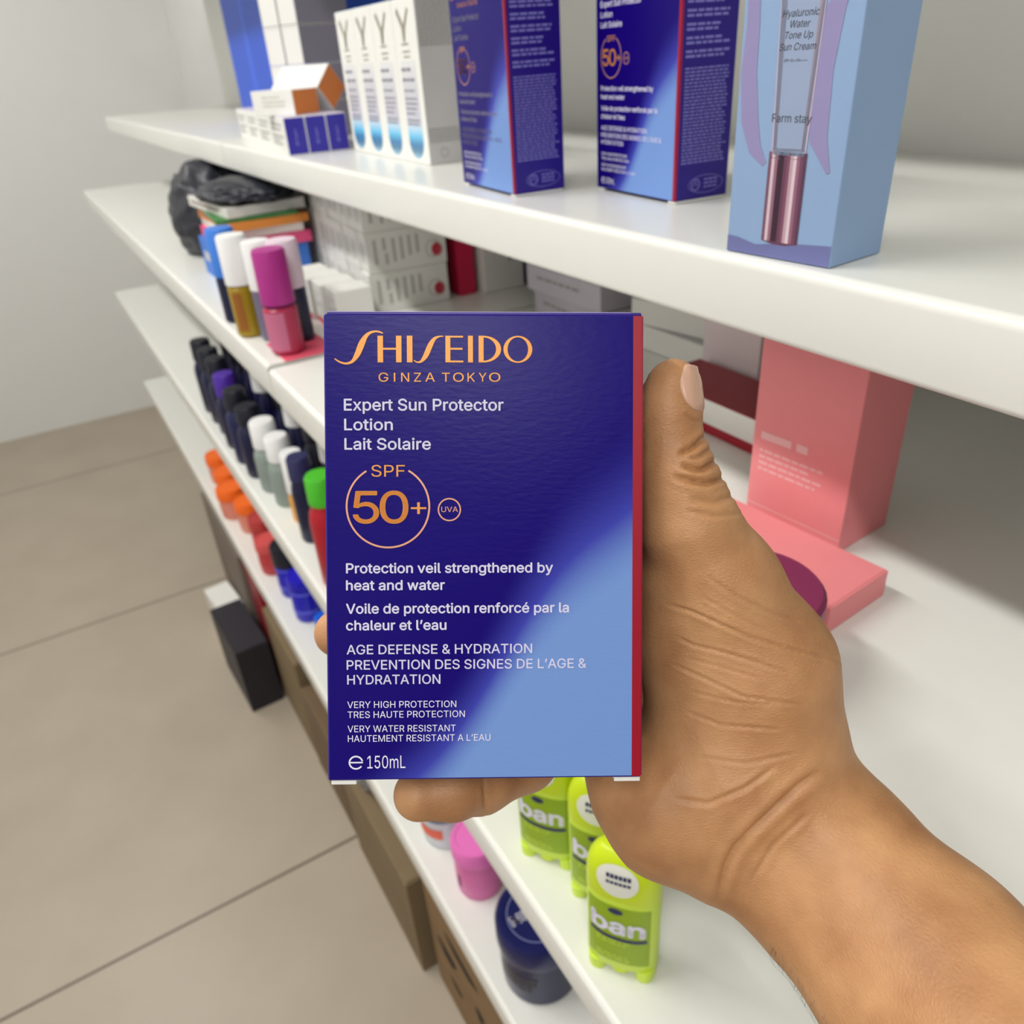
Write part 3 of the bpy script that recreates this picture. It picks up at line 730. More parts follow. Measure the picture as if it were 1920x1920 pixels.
p = place(None, (0.395, 1.425), rz, 0.03, 0.10)
o = carton('upright_carton', 'tall upright white carton closing the far end of the medicine carton stack', 'carton', 0.03, 0.10, 0.165, (card_white, card_white, card_grey_shade, card_white), (p[0], p[1], ZBL), rz)  # white carton; the shade of its right side is painted grey
# low front row of white cartons
def low_carton():
    o = carton('low_carton', 'x', 'carton', 0.046, 0.052, 0.058, (card_white, card_white, card_white, card_white), (0, 0, 0), 0)
    t = Print(); rr = random.Random(4)
    for z in (0.044, 0.038, 0.030, 0.025): t.words(-0.018, z, 0.016, 0.002, rag=0.4, rnd=rr)
    t.build('grey_lettering', mat('soft_grey_ink', rgb(190, 188, 183), 0.6), o, front(0.052))
    r = Print(); r.rect(-0.0225, 0.0006, 0.0225, 0.009); r.build('red_band', mat('rose_red_ink', rgb(220, 60, 90), 0.5), o, front(0.052, 0.0003))
    return o
o0 = low_carton()
for i in range(4):
    q = (0.322 - 0.0025 * i, 1.022 + 0.049 * i); p = place(None, q, rz, 0.046, 0.052)
    lab = 'low red-banded white carton before the big white stack, %s from the near end' % ordn[i]
    if i == 0: o0.location = (p[0], p[1], ZBL); o0.rotation_euler = (0, 0, rz); o0['label'] = lab; o0['group'] = 'low white cartons in front of the stack'
    else: copy_tree(o0, (p[0], p[1], ZBL), rz, lab, 'low white cartons in front of the stack')

# behind and beside the stack
crim = mat('crimson_card', rgb(206, 34, 78), 0.45)
carton('crimson_carton', 'upright crimson carton wedged at the end of the medicine carton stack', 'carton', 0.05, 0.028, 0.150, (crim, crim, crim, crim), (0.5525, 1.105, ZBL), FACE)
o = carton('lettered_carton', 'grey-white carton with large black sideways letters beside the crimson carton', 'carton', 0.07, 0.070, 0.150, (card_white, card_white, card_white, card_white), (0.610, 1.100, ZBL), FACE)
t = Print(); t.text('ACNE', 0.010, 0.128, 0.014, bold=0.03, rot=-PI / 2, width=0.085); t.build('black_lettering', ink_dark, o, right(0.07))
t = Print(); t.rect(-0.0345, 0.132, 0.0345, 0.1325); t.build('lid_line', ink_grey, o, right(0.07))
o = carton('picture_carton', 'dark-edged carton with a pale round picture beside the lettered carton', 'carton', 0.05, 0.050, 0.140, (navy_dark, navy_dark, navy_dark, navy_dark), (0.674, 1.060, ZBL), FACE)
t = Print(); t.rect(-0.020, 0.020, 0.0245, 0.120); t.build('pale_panel', mat('pale_panel_ink', rgb(186, 180, 184), 0.5), o, right(0.05))
t = Print(); t.disc(0.004, 0.085, 0.013, 0.028); t.build('round_picture', mat('beige_picture_ink', rgb(216, 190, 176), 0.5), o, right(0.05, 0.0004))
lil = mat('greyish_lilac_card', rgb(196, 190, 200), 0.5)
for i, (x, y, z, lab) in enumerate(((0.645, 0.850, 0, 'lower flat lilac-grey carton deep on the second shelf'), (0.640, 0.856, 0.036, 'middle flat lilac-grey carton deep on the second shelf'), (0.655, 0.868, 0.072, 'upper flat lilac-grey carton deep on the second shelf'))):
    o = carton('flat_carton', lab, 'carton', 0.17, 0.13, 0.0345, (lil, lil, lil, lil), (x, y, ZBR + z), FACE - 0.05 + 0.05 * i, 'flat lilac-grey cartons on the second shelf')
    t = Print(); rr = random.Random(i); t.words(-0.06, 0.018, 0.05, 0.004, rag=0.3, rnd=rr); t.build('grey_lettering', ink_grey, o, front(0.13))
for i, (x, y, z, r_, lab) in enumerate(((0.655, 0.655, 0, 0.0, 'lower grey-white flat carton lying behind the thumb'), (0.662, 0.665, 0.031, 0.16, 'upper grey-white flat carton lying askew behind the thumb'))):
    carton('flat_carton', lab, 'carton', 0.16, 0.11, 0.030, (card_grey_shade, card_white, card_grey_shade, card_grey_shade), (x, y, ZBR + z), FACE + r_, 'grey-white flat cartons behind the thumb')
pw = mat('pinkish_white_card', rgb(226, 212, 214), 0.5)
o = carton('pinkish_carton', 'upright pinkish white carton standing left of the tall pink carton', 'carton', 0.078, 0.040, 0.155, (pw, pw, pw, pw), (0.592, 0.548, ZBR), FACE)
t = Print(); rr = random.Random(2); t.words(-0.022, 0.118, 0.010, 0.006, rnd=rr); t.words(-0.022, 0.106, 0.018, 0.003, rnd=rr); t.build('grey_lettering', ink_grey, o, front(0.040))
t = Print(); t.rect(-0.0385, 0.010, 0.0385, 0.016); t.build('rose_line', mat('rose_ink', rgb(196, 140, 150), 0.5), o, front(0.040))
dred = mat('dark_red_and_shade_card', rgb(150, 52, 60), 0.5)  # red of the flat carton, reused as painted shade on the pink lid
o = carton('red_flat_carton', 'flat red-topped carton with a white front lying before the pinkish white carton', 'carton', 0.15, 0.070, 0.034, (dred, card_white, dred, dred), (0.527, 0.505, ZBR), FACE)
t = Print(); t.rect(-0.0745, 0.0006, 0.0745, 0.010); t.build('red_band', red_card, o, front(0.070))
pink = mat('salmon_pink_card', rgb(238, 142, 146), 0.42, noise=0.03)
def tall_pink():
    w, d, h = 0.082, 0.060, 0.148
    rz = math.radians(-85); c = (0.417 + math.cos(rz) * w / 2 - math.sin(rz) * d / 2, 0.369 + math.sin(rz) * w / 2 + math.cos(rz) * d / 2)
    o = carton('tall_pink_carton', 'tall salmon pink carton with white lettering under the pale blue tube carton', 'carton', w, d, h, (pink, pink, pink, dred), (c[0], c[1], ZBR), rz)  # dark red lid: shade at the carton's top put into its colour
    t = Print(); rr = random.Random(6)
    t.text('season', -0.034, 0.066, 0.008, bold=0.0, width=0.040) if False else t.words(-0.034, 0.066, 0.006, 0.006, rnd=rr)
    for z in (0.056, 0.051, 0.046, 0.041): t.words(-0.034, z, 0.026, 0.0018, rag=0.4, rnd=rr)
    t.build('pale_lettering', mat('pale_pink_ink', rgb(244, 190, 192), 0.5), o, front(d))
    s = Print(); s.rect(-0.0405, 0.010, 0.0405, 0.0108); s.build('foot_line', mat('pale_pink_ink', rgb(244, 190, 192), 0.5), o, front(d))
tall_pink()
carton('flat_pink_carton', 'flat salmon pink carton lying at the foot of the tall pink carton', 'carton', 0.13, 0.062, 0.020, (pink, pink, pink, pink), (0.372, 0.300, ZBR), math.radians(-85))
plum = mat('plum_plastic', rgb(128, 44, 84), 0.4)
bottle('plum_jar', 'round plum jar beside the wrist at the front of the second shelf', (0.290, 0.246, ZBR), [('jar_body', cyl(0.038, 0, 0.034, 0.003), plum), ('jar_lid', [(0, 0.0342), (0.040, 0.0342), (0.0405, 0.037), (0.0405, 0.052), (0.038, 0.055), (0, 0.056)], plum)], 'jar')

# far end of the second shelf: flat packs with a black bag on top
packs = [(0.066, (60, 118, 210), 'bright blue carton at the bottom of the coloured pile on the second shelf'), (0.018, (226, 80, 130), 'flat hot pink pack in the coloured pile on the second shelf'), (0.014, (238, 236, 232), 'flat white pack above the pink one in the coloured pile'),
         (0.013, (226, 140, 60), 'flat orange pack in the coloured pile on the second shelf'), (0.006, (70, 130, 70), 'thin green pack in the coloured pile on the second shelf'), (0.016, (222, 220, 214), 'flat white pack at the top of the coloured pile')]
z = ZBL; rr = random.Random(14)
for i, (h, c, lab) in enumerate(packs):
    m = mat('pack_colour_%d' % i, rgb(*c), 0.5)
    o = carton('flat_pack', lab, 'pack', 0.22, 0.13, h, (m, m, m, m), (0.335 + rr.uniform(-0.006, 0.006), 1.46 + rr.uniform(-0.01, 0.01), z), FACE + rr.uniform(-0.08, 0.08), 'coloured pile of packs on the second shelf', flap=False)
    t = Print(); t.words(-0.09, h * 0.4, 0.08, h * 0.25, rag=0.3, rnd=rr); t.build('printed_line', mat('pack_ink_%d' % (i % 2), rgb(200, 196, 190) if i % 2 == 0 else rgb(120, 90, 90), 0.5), o, front(0.13))
    z += h + 0.0004
def lump(name, label, cat, loc, size, m, seed, amp=0.16, group=None):
    bm = bmesh.new(); bmesh.ops.create_icosphere(bm, subdivisions=5, radius=1)
    from mathutils import noise
    for v in bm.verts:
        n = v.co.normalized(); q = n * 1.7 + Vector((seed, seed * 0.7, 0))
        f = 1 + amp * noise.noise(q) + amp * 0.8 * abs(noise.noise(q * 2.3)) - amp * 0.5 * abs(noise.noise(q * 5.1))
        p = n * f; p.z = max(p.z, -0.62); v.co = Vector((p.x * size[0], p.y * size[1], (p.z + 0.62) / 1.62 * size[2]))
    o = bm_obj(name, bm, [m], None, True, 60); o.location = loc
    return tag(o, label, cat, group)
bagm = mat('black_plastic_bag', rgb(34, 36, 46), 0.4, noise=0.3, nscale=30)
lump('black_bag', 'crumpled black plastic bag on the coloured pile under the top shelf', 'bag', (0.335, 1.44, z), (0.075, 0.115, 1.306 - z), bagm, 2.0)
lump('black_bag', 'crumpled black bag farther along the second shelf, beyond the coloured pile', 'bag', (0.35, 1.78, ZBL), (0.09, 0.16, 0.165), bagm, 5.0)

# ------------------------------------------------------------------ third shelf goods: bottles at the far end
ZC0 = ZC + 0.0003
def flask(label, xy, r, hb, ht, body, cap, group=None, name='bottle', capr=0.8, extra=None):
    """shouldered bottle: body to hb, cap to ht"""
    b = bottle(name, label, (xy[0], xy[1], ZC0), [
        ('bottle_body', [(0, 0), (r * 0.92, 0), (r, 0.004), (r, hb * 0.78), (r * 0.93, hb * 0.88), (r * capr * 0.9, hb * 0.97), (r * capr * 0.85, hb), (0, hb)], body),
        ('cap', [(0, hb + 0.0003), (r * capr, hb + 0.0003), (r * capr * 1.02, hb + 0.003), (r * capr * 0.98, ht - 0.005), (r * capr * 0.86, ht - 0.001), (0, ht)], cap)], 'bottle', group)
    if extra: label_band('label_band', r, -r * 0.9, r * 0.9, hb * 0.12, hb * 0.68, extra, b)
    return b
green_cap = mat('leaf_green_plastic', rgb(76, 190, 44), 0.35); red_body = mat('cherry_red_plastic', rgb(176, 22, 40), 0.3)
black_cap = mat('black_plastic', rgb(22, 24, 38), 0.35); greygreen = mat('grey_green_body', rgb(140, 152, 146), 0.4); amber = mat('amber_band', rgb(226, 160, 60), 0.4)
flask('cherry red bottle with a leaf green cap on the third shelf', (0.238, 0.968), 0.0265, 0.136, 0.180, red_body, green_cap, capr=0.82)
flask('slim dark navy bottle with a glossy dark cap beside the red bottle', (0.246, 1.110), 0.021, 0.110, 0.150, navy_dark, mat('dark_slate_plastic', rgb(46, 48, 92), 0.25), capr=0.9)
flask('white-capped slim bottle with an amber foot next to the dark navy bottle', (0.252, 1.180), 0.019, 0.055, 0.128, amber, cap_white, capr=0.98)
flask('grey-green bottle with a wide white cap, nearer of the grey-green pair', (0.250, 1.255), 0.025, 0.085, 0.130, greygreen, cap_white, capr=0.85)
flask('grey-green bottle with a wide white cap, farther of the grey-green pair', (0.246, 1.325), 0.027, 0.085, 0.135, greygreen, cap_white, capr=0.85)
flask('dark navy bottle with a black cap just beyond the grey-green pair', (0.240, 1.400), 0.027, 0.105, 0.140, navy_dark, black_cap)
flask('tall dark navy bottle with a black cap, second beyond the grey-green pair', (0.238, 1.475), 0.027, 0.110, 0.150, mat('midnight_plastic', rgb(24, 28, 76), 0.3), black_cap)
flask('dark bottle with a purple cap at the far end of the third shelf bottles', (0.240, 1.560), 0.027, 0.110, 0.155, navy_dark, mat('violet_plastic', rgb(76, 36, 160), 0.35))
flask('magenta-capped dark bottle standing behind the red bottle', (0.300, 1.040), 0.022, 0.120, 0.178, navy_dark, magenta)
flask('white-capped dark bottle in the back row behind the slim navy bottle', (0.305, 1.125), 0.024, 0.120, 0.168, black_cap, cap_white, capr=0.85)
flask('black bottle with a black cap in the back row', (0.305, 1.205), 0.026, 0.125, 0.165, black_cap, black_cap)
flask('white-capped dark bottle in the back row behind the grey-green pair', (0.300, 1.290), 0.025, 0.125, 0.165, navy_dark, cap_white, capr=0.85)
flask('dark navy bottle with a black cap in the back row behind the tall navy bottle', (0.305, 1.375), 0.026, 0.130, 0.170, navy_dark, black_cap)
flask('white-capped dark navy bottle in the back row near the purple cap', (0.295, 1.470), 0.026, 0.135, 0.182, navy_dark, cap_white, capr=0.85)
flask('dark navy bottle with a slate cap at the far end of the back row', (0.305, 1.570), 0.028, 0.135, 0.175, navy_dark, mat('dark_slate_plastic', rgb(46, 48, 92), 0.25))

for k in range(6):
    flask('dark navy bottle beyond the purple-capped one at the far end of the third shelf', (0.245 + 0.062 * (k % 2), 1.64 + 0.075 * (k // 2)), 0.027, 0.12, 0.165, navy_dark, black_cap, 'dark bottles at the far end of the third shelf')
# lime green deodorant sticks
lime = mat('lime_green_plastic', rgb(208, 230, 22), 0.3, noise=0.02); limed = mat('olive_lime_label', rgb(148, 178, 6), 0.4); limel = mat('light_lime_plastic', rgb(206, 232, 70), 0.32)
stkw = mat('white_sticker', rgb(236, 236, 226), 0.5); stkn = mat('navy_print', rgb(36, 42, 92), 0.5)
def oval(a, b, z, n=48, p=2.4, y0=0.0, sx=1.0):
    out = []
    for i in range(n):
        t = 2 * PI * i / n; c, s = math.cos(t), math.sin(t)
        out.append((a * math.copysign(abs(c) ** (2 / p), c) * sx, b * math.copysign(abs(s) ** (2 / p), s) + y0, z))
    return out
def loft(bm, rings, cap0=True, cap1=True, mi=0):
    R = [[bm.verts.new(v) for v in r] for r in rings]; n = len(R[0])
    for a, b in zip(R, R[1:]):
        for i in range(n):
            bm.faces.new((a[i], a[(i + 1) % n], b[(i + 1) % n], b[i])).material_index = mi
    if cap0: bm.faces.new(R[0][::-1]).material_index = mi
    if cap1: bm.faces.new(R[-1]).material_index = mi
    return bm
A_, B_ = 0.0295, 0.0160
def surf_y(x, a=A_, b=B_, p=2.4):
    t = min(1, abs(x) / a); return -b * (1 - t ** p) ** (1 / p)
def stick():
    root = empty('deodorant_stick')
    bm = bmesh.new(); loft(bm, [oval(A_ * 0.97, B_ * 0.97, 0.012), oval(A_, B_, 0.014), oval(A_, B_, 0.100), oval(A_ * 0.985, B_ * 0.985, 0.1015)])
    bm_obj('stick_body', bm, [limel], root, True, 50)
    # scalloped foot: two side feet and the turning dial between them
    for s in (-1, 1):
        bm = bmesh.new(); loft(bm, [[(x * 0.30 + s * 0.0195, y * 0.9, z) for x, y, _ in oval(A_, B_, 0)] for z in (0.0, 0.002, 0.0125)])
        bm_obj('side_foot', bm, [limel], root, True, 50)
    bm = bmesh.new(); loft(bm, [[(x * 0.34, y * 0.86, z) for x, y, _ in oval(A_, B_, 0)] for z in (0.003, 0.005, 0.0125)])
    bm_obj('turning_dial', bm, [lime], root, True, 50)
    bm = bmesh.new(); rings = [oval(A_ * 1.0, B_ * 1.0, 0.1018), oval(A_ * 1.012, B_ * 1.02, 0.104), oval(A_ * 1.0, B_ * 1.0, 0.120)]
    for i in range(1, 9):
        a = PI / 2 * i / 9; rings.append(oval(A_ * (0.42 + 0.58 * math.cos(a)), B_ * (0.30 + 0.70 * math.cos(a)), 0.120 + 0.030 * math.sin(a)))
    loft(bm, rings); bm_obj('cap', bm, [lime], root, True, 50)
    # printed label wrapped round the front
    def wrap(x, z, e): return (x, surf_y(x) - e, z)
    n = 28; vs = []; fs = []; x0, x1 = -0.0262, 0.0240
    for i in range(n + 1):
        x = x0 + (x1 - x0) * i / n
        for z in (0.022, 0.040, 0.058, 0.076, 0.096): vs.append(wrap(x, z, 0.0003))
    for i in range(n):
        for k in range(4): a = i * 5 + k; fs.append((a, a + 5, a + 6, a + 1))
    mesh_obj('front_label', vs, fs, limed, None, root, True)
    def wb(pr, name, m, e): return pr.build(name, m, root, lambda x, z: wrap(x, z, e))
    t = Print(); t.text('ban', -0.0225, 0.062, 0.0185, width=0.042, bold=0.03)
    b = wb(t, 'white_wordmark', ink_white, 0.0007)
    s = Print(); s.stroke([(-0.024 + 0.046 * i / 16, 0.0565 - 0.002 * math.sin(PI * i / 16), 0.0042) for i in range(17)])
    wb(s, 'navy_underline', stkn, 0.0006); s = Print()
    rr = random.Random(9); s.disc(-0.003, 0.090, 0.006, 0.0036, 20); 
    wb(s, 'navy_emblem', stkn, 0.0006)
    w = Print()
    for z in (0.050, 0.046, 0.030, 0.026): w.words(-0.019, z, 0.015, 0.0016, rag=0.3, rnd=rr)
    wb(w, 'small_print', limel, 0.0006)
    # oval sticker on the front slope of the cap
    def capfn(x, q):
        # q 0..1 runs up the front of the cap
        a = max(0.0, (q - 0.35) / 0.65) * PI / 2 * 0.62
        sc = 0.42 + 0.58 * math.cos(a); bz = B_ * (0.30 + 0.70 * math.cos(a)); z = 0.104 + 0.016 * min(1, q / 0.35) + 0.030 * math.sin(a)
        aa = A_ * sc; tt = min(0.999, abs(x) / aa)
        return (x, -bz * (1 - tt ** 2.4) ** (1 / 2.4) - 0.0005, z + 0.0004)
    n = 24; vs = [capfn(-0.002, 0.5)]; fs = []
    for k in range(1, 5):
        for i in range(n):
            a = 2 * PI * i / n; vs.append(capfn(-0.002 + 0.0165 * k / 4 * math.cos(a), 0.5 + 0.40 * k / 4 * math.sin(a)))
    for i in range(n): fs.append((0, 1 + i, 1 + (i + 1) % n))
    for k in range(3):
        for i in range(n): a = 1 + k * n; fs.append((a + i, a + n + i, a + n + (i + 1) % n, a + (i + 1) % n))
    mesh_obj('cap_sticker', vs, fs, stkw, None, root, True)
    pr = Print()
    for q, hh in ((0.56, 0.10), (0.42, 0.07)): pr.words(-0.011, q, 0.008, hh * 0.0 + 0.0035, rnd=rr) if False else [pr.rect(x, q, x + 0.0026, q + hh) for x in (-0.0105, -0.0072, -0.0039, -0.0006, 0.0027, 0.0060)]
    pr.build('sticker_print', stkn, root, lambda x, q: tuple(Vector(capfn(x, q)) + Vector((0, -0.0004, 0.0004))))
    return root
st = stick(); rzs = math.radians(-52)
spots = [((0.238, 0.292), rzs, 'lime green deodorant stick nearest the wrist on the third shelf'),
         ((0.262, 0.352), math.radians(-50), 'lime green deodorant stick second in the file, half hidden by the nearest one'),
         ((0.245, 0.412), math.radians(-56), 'lime green deodorant stick below the carton, beside the little finger gap'),
         ((0.272, 0.500), math.radians(-60), 'lime green deodorant stick farthest back, mostly hidden by the little finger')]
for i, (xy, r_, lab) in enumerate(spots):
    if i == 0: st.location = (xy[0], xy[1], ZC0); st.rotation_euler = (0, 0, r_); tag(st, lab, 'deodorant', 'lime green deodorant sticks')
    else: copy_tree(st, (xy[0], xy[1], ZC0), r_, lab, 'lime green deodorant sticks')

# ------------------------------------------------------------------ bottom shelf goods
ZD0 = ZD + 0.0003
def jar(label, xy, r, hb, ht, body, lid, group=None, name='cream_jar', lr=1.04):
    return bottle(name, label, (xy[0], xy[1], ZD0), [
        ('jar_body', [(0, 0), (r * 0.9, 0), (r * 0.97, 0.004), (r, hb * 0.5), (r * 0.97, hb - 0.002), (r * 0.9, hb), (0, hb)], body),
        ('jar_lid', [(0, hb + 0.0003), (r * lr, hb + 0.0003), (r * lr * 1.01, hb + 0.003), (r * lr, ht - 0.006), (r * lr * 0.94, ht - 0.001), (r * lr * 0.80, ht - 0.001), (r * lr * 0.78, ht - 0.0022), (0, ht - 0.0018)], lid)], 'jar', group, rz=-0.9, seg=48)
blue_lid = mat('deep_navy_lid', rgb(20, 26, 84), 0.25)
nv = jar('large dark navy cream jar with white lid lettering at the front of the bottom shelf', (0.268, 0.492), 0.050, 0.080, 0.118, mat('dark_navy_jar', rgb(18, 24, 70), 0.22), blue_lid)
nv.rotation_euler = (0, 0, math.radians(-66))
t = Print(); t.text('NIVEA', -0.0135, -0.0300, 0.0118, width=0.058, bold=0.035, rot=math.radians(65)); t.build('white_wordmark', ink_white, nv, lambda x, y: (x, y, 0.1168))
t = Print(); t.ringpoly(0, 0, 0.0375, 0.0375, 0.0362, 0.0362); t.build('silver_ring', mat('silver_ink', rgb(120, 128, 170), 0.3), nv, lambda x, y: (x, y, 0.1166))
t = Print(); rr = random.Random(3)
for z in (0.055, 0.050, 0.045, 0.040, 0.035, 0.030): t.words(-0.03, z, 0.030, 0.0022, rag=0.2, rnd=rr)
t.build('small_print', mat('dim_gold_ink', rgb(86, 80, 76), 0.5), nv, cyl_wrap(0.050))
pinkp = mat('candy_pink_plastic', rgb(238, 120, 196), 0.38)
pj = jar('candy pink cream jar with a pink lid next to the large navy jar', (0.262, 0.640), 0.0335, 0.072, 0.100, mat('pink_jar_body', rgb(226, 108, 176), 0.35), pinkp)
t = Print(); rr = random.Random(12)
for k in range(4): t.rect(-0.022, 0.040 - 0.006 * k, -0.014, 0.044 - 0.006 * k)
t.build('dark_print', mat('wine_ink', rgb(120, 40, 92), 0.5), pj, cyl_wrap(0.0335))
cj = jar('clear jar with an orange-red label and a slate lid beyond the pink jar', (0.262, 0.742), 0.038, 0.062, 0.085, mat('frosted_clear_plastic', rgb(214, 220, 228), 0.25), mat('slate_blue_lid', rgb(92, 112, 140), 0.35))
label_band('label_band', 0.0382, -0.034, 0.012, 0.026, 0.046, mat('orange_red_label', rgb(236, 110, 84), 0.5), cj)
jb = mat('royal_blue_plastic', rgb(26, 20, 190), 0.3); lb = mat('pale_blue_band', rgb(92, 96, 226), 0.4)
for q, lab, r, hb, ht, lid in (((0.262, 1.385), 'royal blue jar with pale bands, nearer of the two blue jars', 0.032, 0.085, 0.108, jb), ((0.262, 1.490), 'royal blue jar with a black lid, farther of the two blue jars', 0.032, 0.080, 0.128, black_cap)):
    b = jar(lab, q, r, hb, ht, jb, lid)
    label_band('pale_band', r, -r * 1.2, r * 1.2, 0.024, 0.031, lb, b); label_band('pale_band', r, -r * 1.2, r * 1.2, 0.070, 0.076, lb, b)
bottle('cosmetic_tub', 'small bright blue tub beside the nearer royal blue jar', (0.268, 1.300, ZD0), [('tub_body', cyl(0.018, 0, 0.030, 0.002), jb), ('tub_lid', cyl(0.019, 0.0302, 0.048, 0.002), mat('azure_lid', rgb(30, 100, 220), 0.3))], 'tub')
rj = mat('brick_red_jar', rgb(196, 60, 66), 0.35)
jar('red jar on the bottom shelf just beyond the royal blue jars', (0.250, 1.605), 0.032, 0.060, 0.085, rj, mat('coral_red_lid', rgb(214, 84, 84), 0.35))
jar('red jar on the bottom shelf, farther one beside the orange jars', (0.262, 1.700), 0.032, 0.065, 0.095, rj, mat('brick_red_lid', rgb(186, 62, 62), 0.35))
orl = mat('bright_orange_lid', rgb(255, 112, 32), 0.35); orb = mat('salmon_jar_body', rgb(226, 140, 120), 0.35)
for i, (q, lab) in enumerate((((0.262, 1.825), 'orange-lidded jar nearest the red jars'), ((0.240, 1.925), 'orange-lidded jar in the middle of the orange ones'), ((0.258, 2.030), 'orange-lidded jar, third from the red jars'), ((0.262, 2.150), 'orange-lidded jar farthest along the bottom shelf'))):
    jar(lab, q, 0.036, 0.055, 0.085, orb, orl, 'orange-lidded jars on the bottom shelf')

# ------------------------------------------------------------------ on the floor under the rack
def kraft(name, c, seed):
    return mat(name, rgb(*c), 0.75, noise=0.10, nscale=14, bump=0.15, bscale=120)
k1 = kraft('kraft_card', (128, 110, 82), 1); k2 = kraft('dark_kraft_card', (112, 92, 68), 2); kd = kraft('deep_brown_card', (96, 78, 58), 3)  # kd is a plain dark brown for the crease lines
hole = mat('dark_inside', rgb(34, 26, 20), 0.9); tape = mat('buff_tape', rgb(150, 128, 96), 0.4)
def big_box(label, y0, y1, x, h, m, d=0.40, holes=(), z=0.0, name='cardboard_box'):
    w = y1 - y0
    o = carton(name, label, 'cardboard box', w, d, h, (m, m, m, m), (x + d / 2, (y0 + y1) / 2, z + 0.0003), FACE, 'cardboard boxes under the shelf rack', bevel=0.003, flap=False)
    bm = bmesh.new(); add_box(bm, (-w / 2 + 0.003, -d / 2 + 0.003, h - 0.001), (w / 2 - 0.003, -0.002, h + 0.003), 0, 0.001, 1); bm_obj('top_flap', bm, [m], o)
    bm = bmesh.new(); add_box(bm, (-w / 2 + 0.003, 0.002, h - 0.001), (w / 2 - 0.003, d / 2 - 0.003, h + 0.003), 0, 0.001, 1); bm_obj('top_flap', bm, [m], o)
    t = Print(); t.rect(w / 2 - 0.035, 0.0, w / 2 - 0.033, h); t.rect(-w / 2 + 0.002, h * 0.5, w / 2 - 0.04, h * 0.5 + 0.0025)
    t.build('crease_line', kd, o, front(d))
    if holes:
        t = Print()
        for hx, hz, a, b in holes: t.poly([(hx + a * math.cos(q) * (1 + 0.3 * math.sin(3 * q)), hz + b * math.sin(q) * (1 + 0.25 * math.cos(2 * q))) for q in [2 * PI * i / 18 for i in range(18)]])
        t.build('torn_hole', hole, o, front(d, 0.0004))
    return o
big_box('torn brown cardboard box at the near end under the rack', 0.12, 0.800, 0.222, 0.30, kraft('torn_kraft_card', (134, 106, 72), 4), holes=((-0.21, 0.235, 0.05, 0.016), (-0.27, 0.17, 0.03, 0.02), (-0.07, 0.21, 0.03, 0.014), (0.02, 0.12, 0.020, 0.012), (-0.16, 0.16, 0.012, 0.02), (0.10, 0.20, 0.03, 0.01), (-0.25, 0.10, 0.02, 0.012)))
big_box('brown cardboard box jutting out beside the torn one, under the clear plastic bag', 0.822, 1.140, 0.199, 0.26, k1)
big_box('brown cardboard box in the middle of the row under the rack', 1.150, 1.420, 0.204, 0.24, k2)
big_box('brown cardboard box next to the black box on the floor', 1.430, 1.690, 0.206, 0.30, k1)
big_box('greyish brown cardboard box at the far end under the rack', 1.86, 2.30, 0.200, 0.36, kraft('grey_kraft_card', (120, 108, 98), 5))
bk = mat('black_box_card', rgb(36, 32, 42), 0.5)
o = carton('black_box', 'black box standing on the floor tiles before the cardboard boxes', 'box', 0.23, 0.085, 0.20, (bk, bk, bk, bk), (0.149, 1.80, 0.0003), FACE + 0.05)
t = Print(); t.words(-0.08, 0.12, 0.06, 0.012, rnd=random.Random(1)); t.build('dark_grey_print', mat('charcoal_ink', rgb(64, 58, 70), 0.5), o, front(0.085))
o = carton('red_box', 'red box pushed between the brown boxes under the bottom shelf', 'box', 0.15, 0.20, 0.36, (red_card, mat('maroon_card', rgb(140, 30, 40), 0.5), red_card, red_card), (0.310, 1.776, 0.0003), FACE)
carton('white_box', 'white box on the floor behind the black box', 'box', 0.14, 0.07, 0.14, (card_white, card_white, card_white, card_white), (0.156, 2.05, 0.0003), FACE + 0.1)
clear = mat('clear_plastic_film', rgb(225, 225, 225), 0.18, trans=0.75, noise=0.0)
lump('plastic_bag', 'crumpled clear plastic bag stuffed over a brown box under the bottom shelf', 'plastic bag', (0.292, 1.055, 0.2636), (0.085, 0.085, 0.135), clear, 9.0, 0.25)
#@@HAND
# ------------------------------------------------------------------ the hand and forearm: one continuous skin
def cp(px, py, z):                                   # a point seen at that place at depth z (metres along the view)
    return np.array([(px - 960.0) / FPX * z, (py - 960.0) / FPX * z, z])
def sk(px, py, z, r): return cp(px, py, z), r / FPX * z
bones = []                                           # (a, ra, b, rb, blend)
def chain(pts, blend):
    P = [sk(*p) for p in pts]
    for (a, ra), (b, rb) in zip(P, P[1:]): bones.append((a, ra, b, rb, blend))
# palm behind the carton, from the wrist to the four knuckles
chain([(1400, 1480, .338, 90), (1230, 1180, .346, 60), (1075, 1010, .343, 46)], .006)
chain([(1400, 1500, .340, 90), (1210, 1270, .347, 56), (1030, 1120, .344, 45)], .006)
chain([(1390, 1520, .340, 92), (1200, 1350, .346, 58), (1010, 1240, .344, 44)], .006)
chain([(1380, 1540, .336, 95), (1215, 1430, .343, 60), (1045, 1372, .342, 46)], .006)
# heel of the hand
chain([(1330, 1455, .318, 165), (1255, 1490, .318, 135), (1200, 1452, .324, 96), (1160, 1405, .334, 64)], .008)
chain([(1340, 1560, .318, 120), (1262, 1518, .320, 122)], .008)
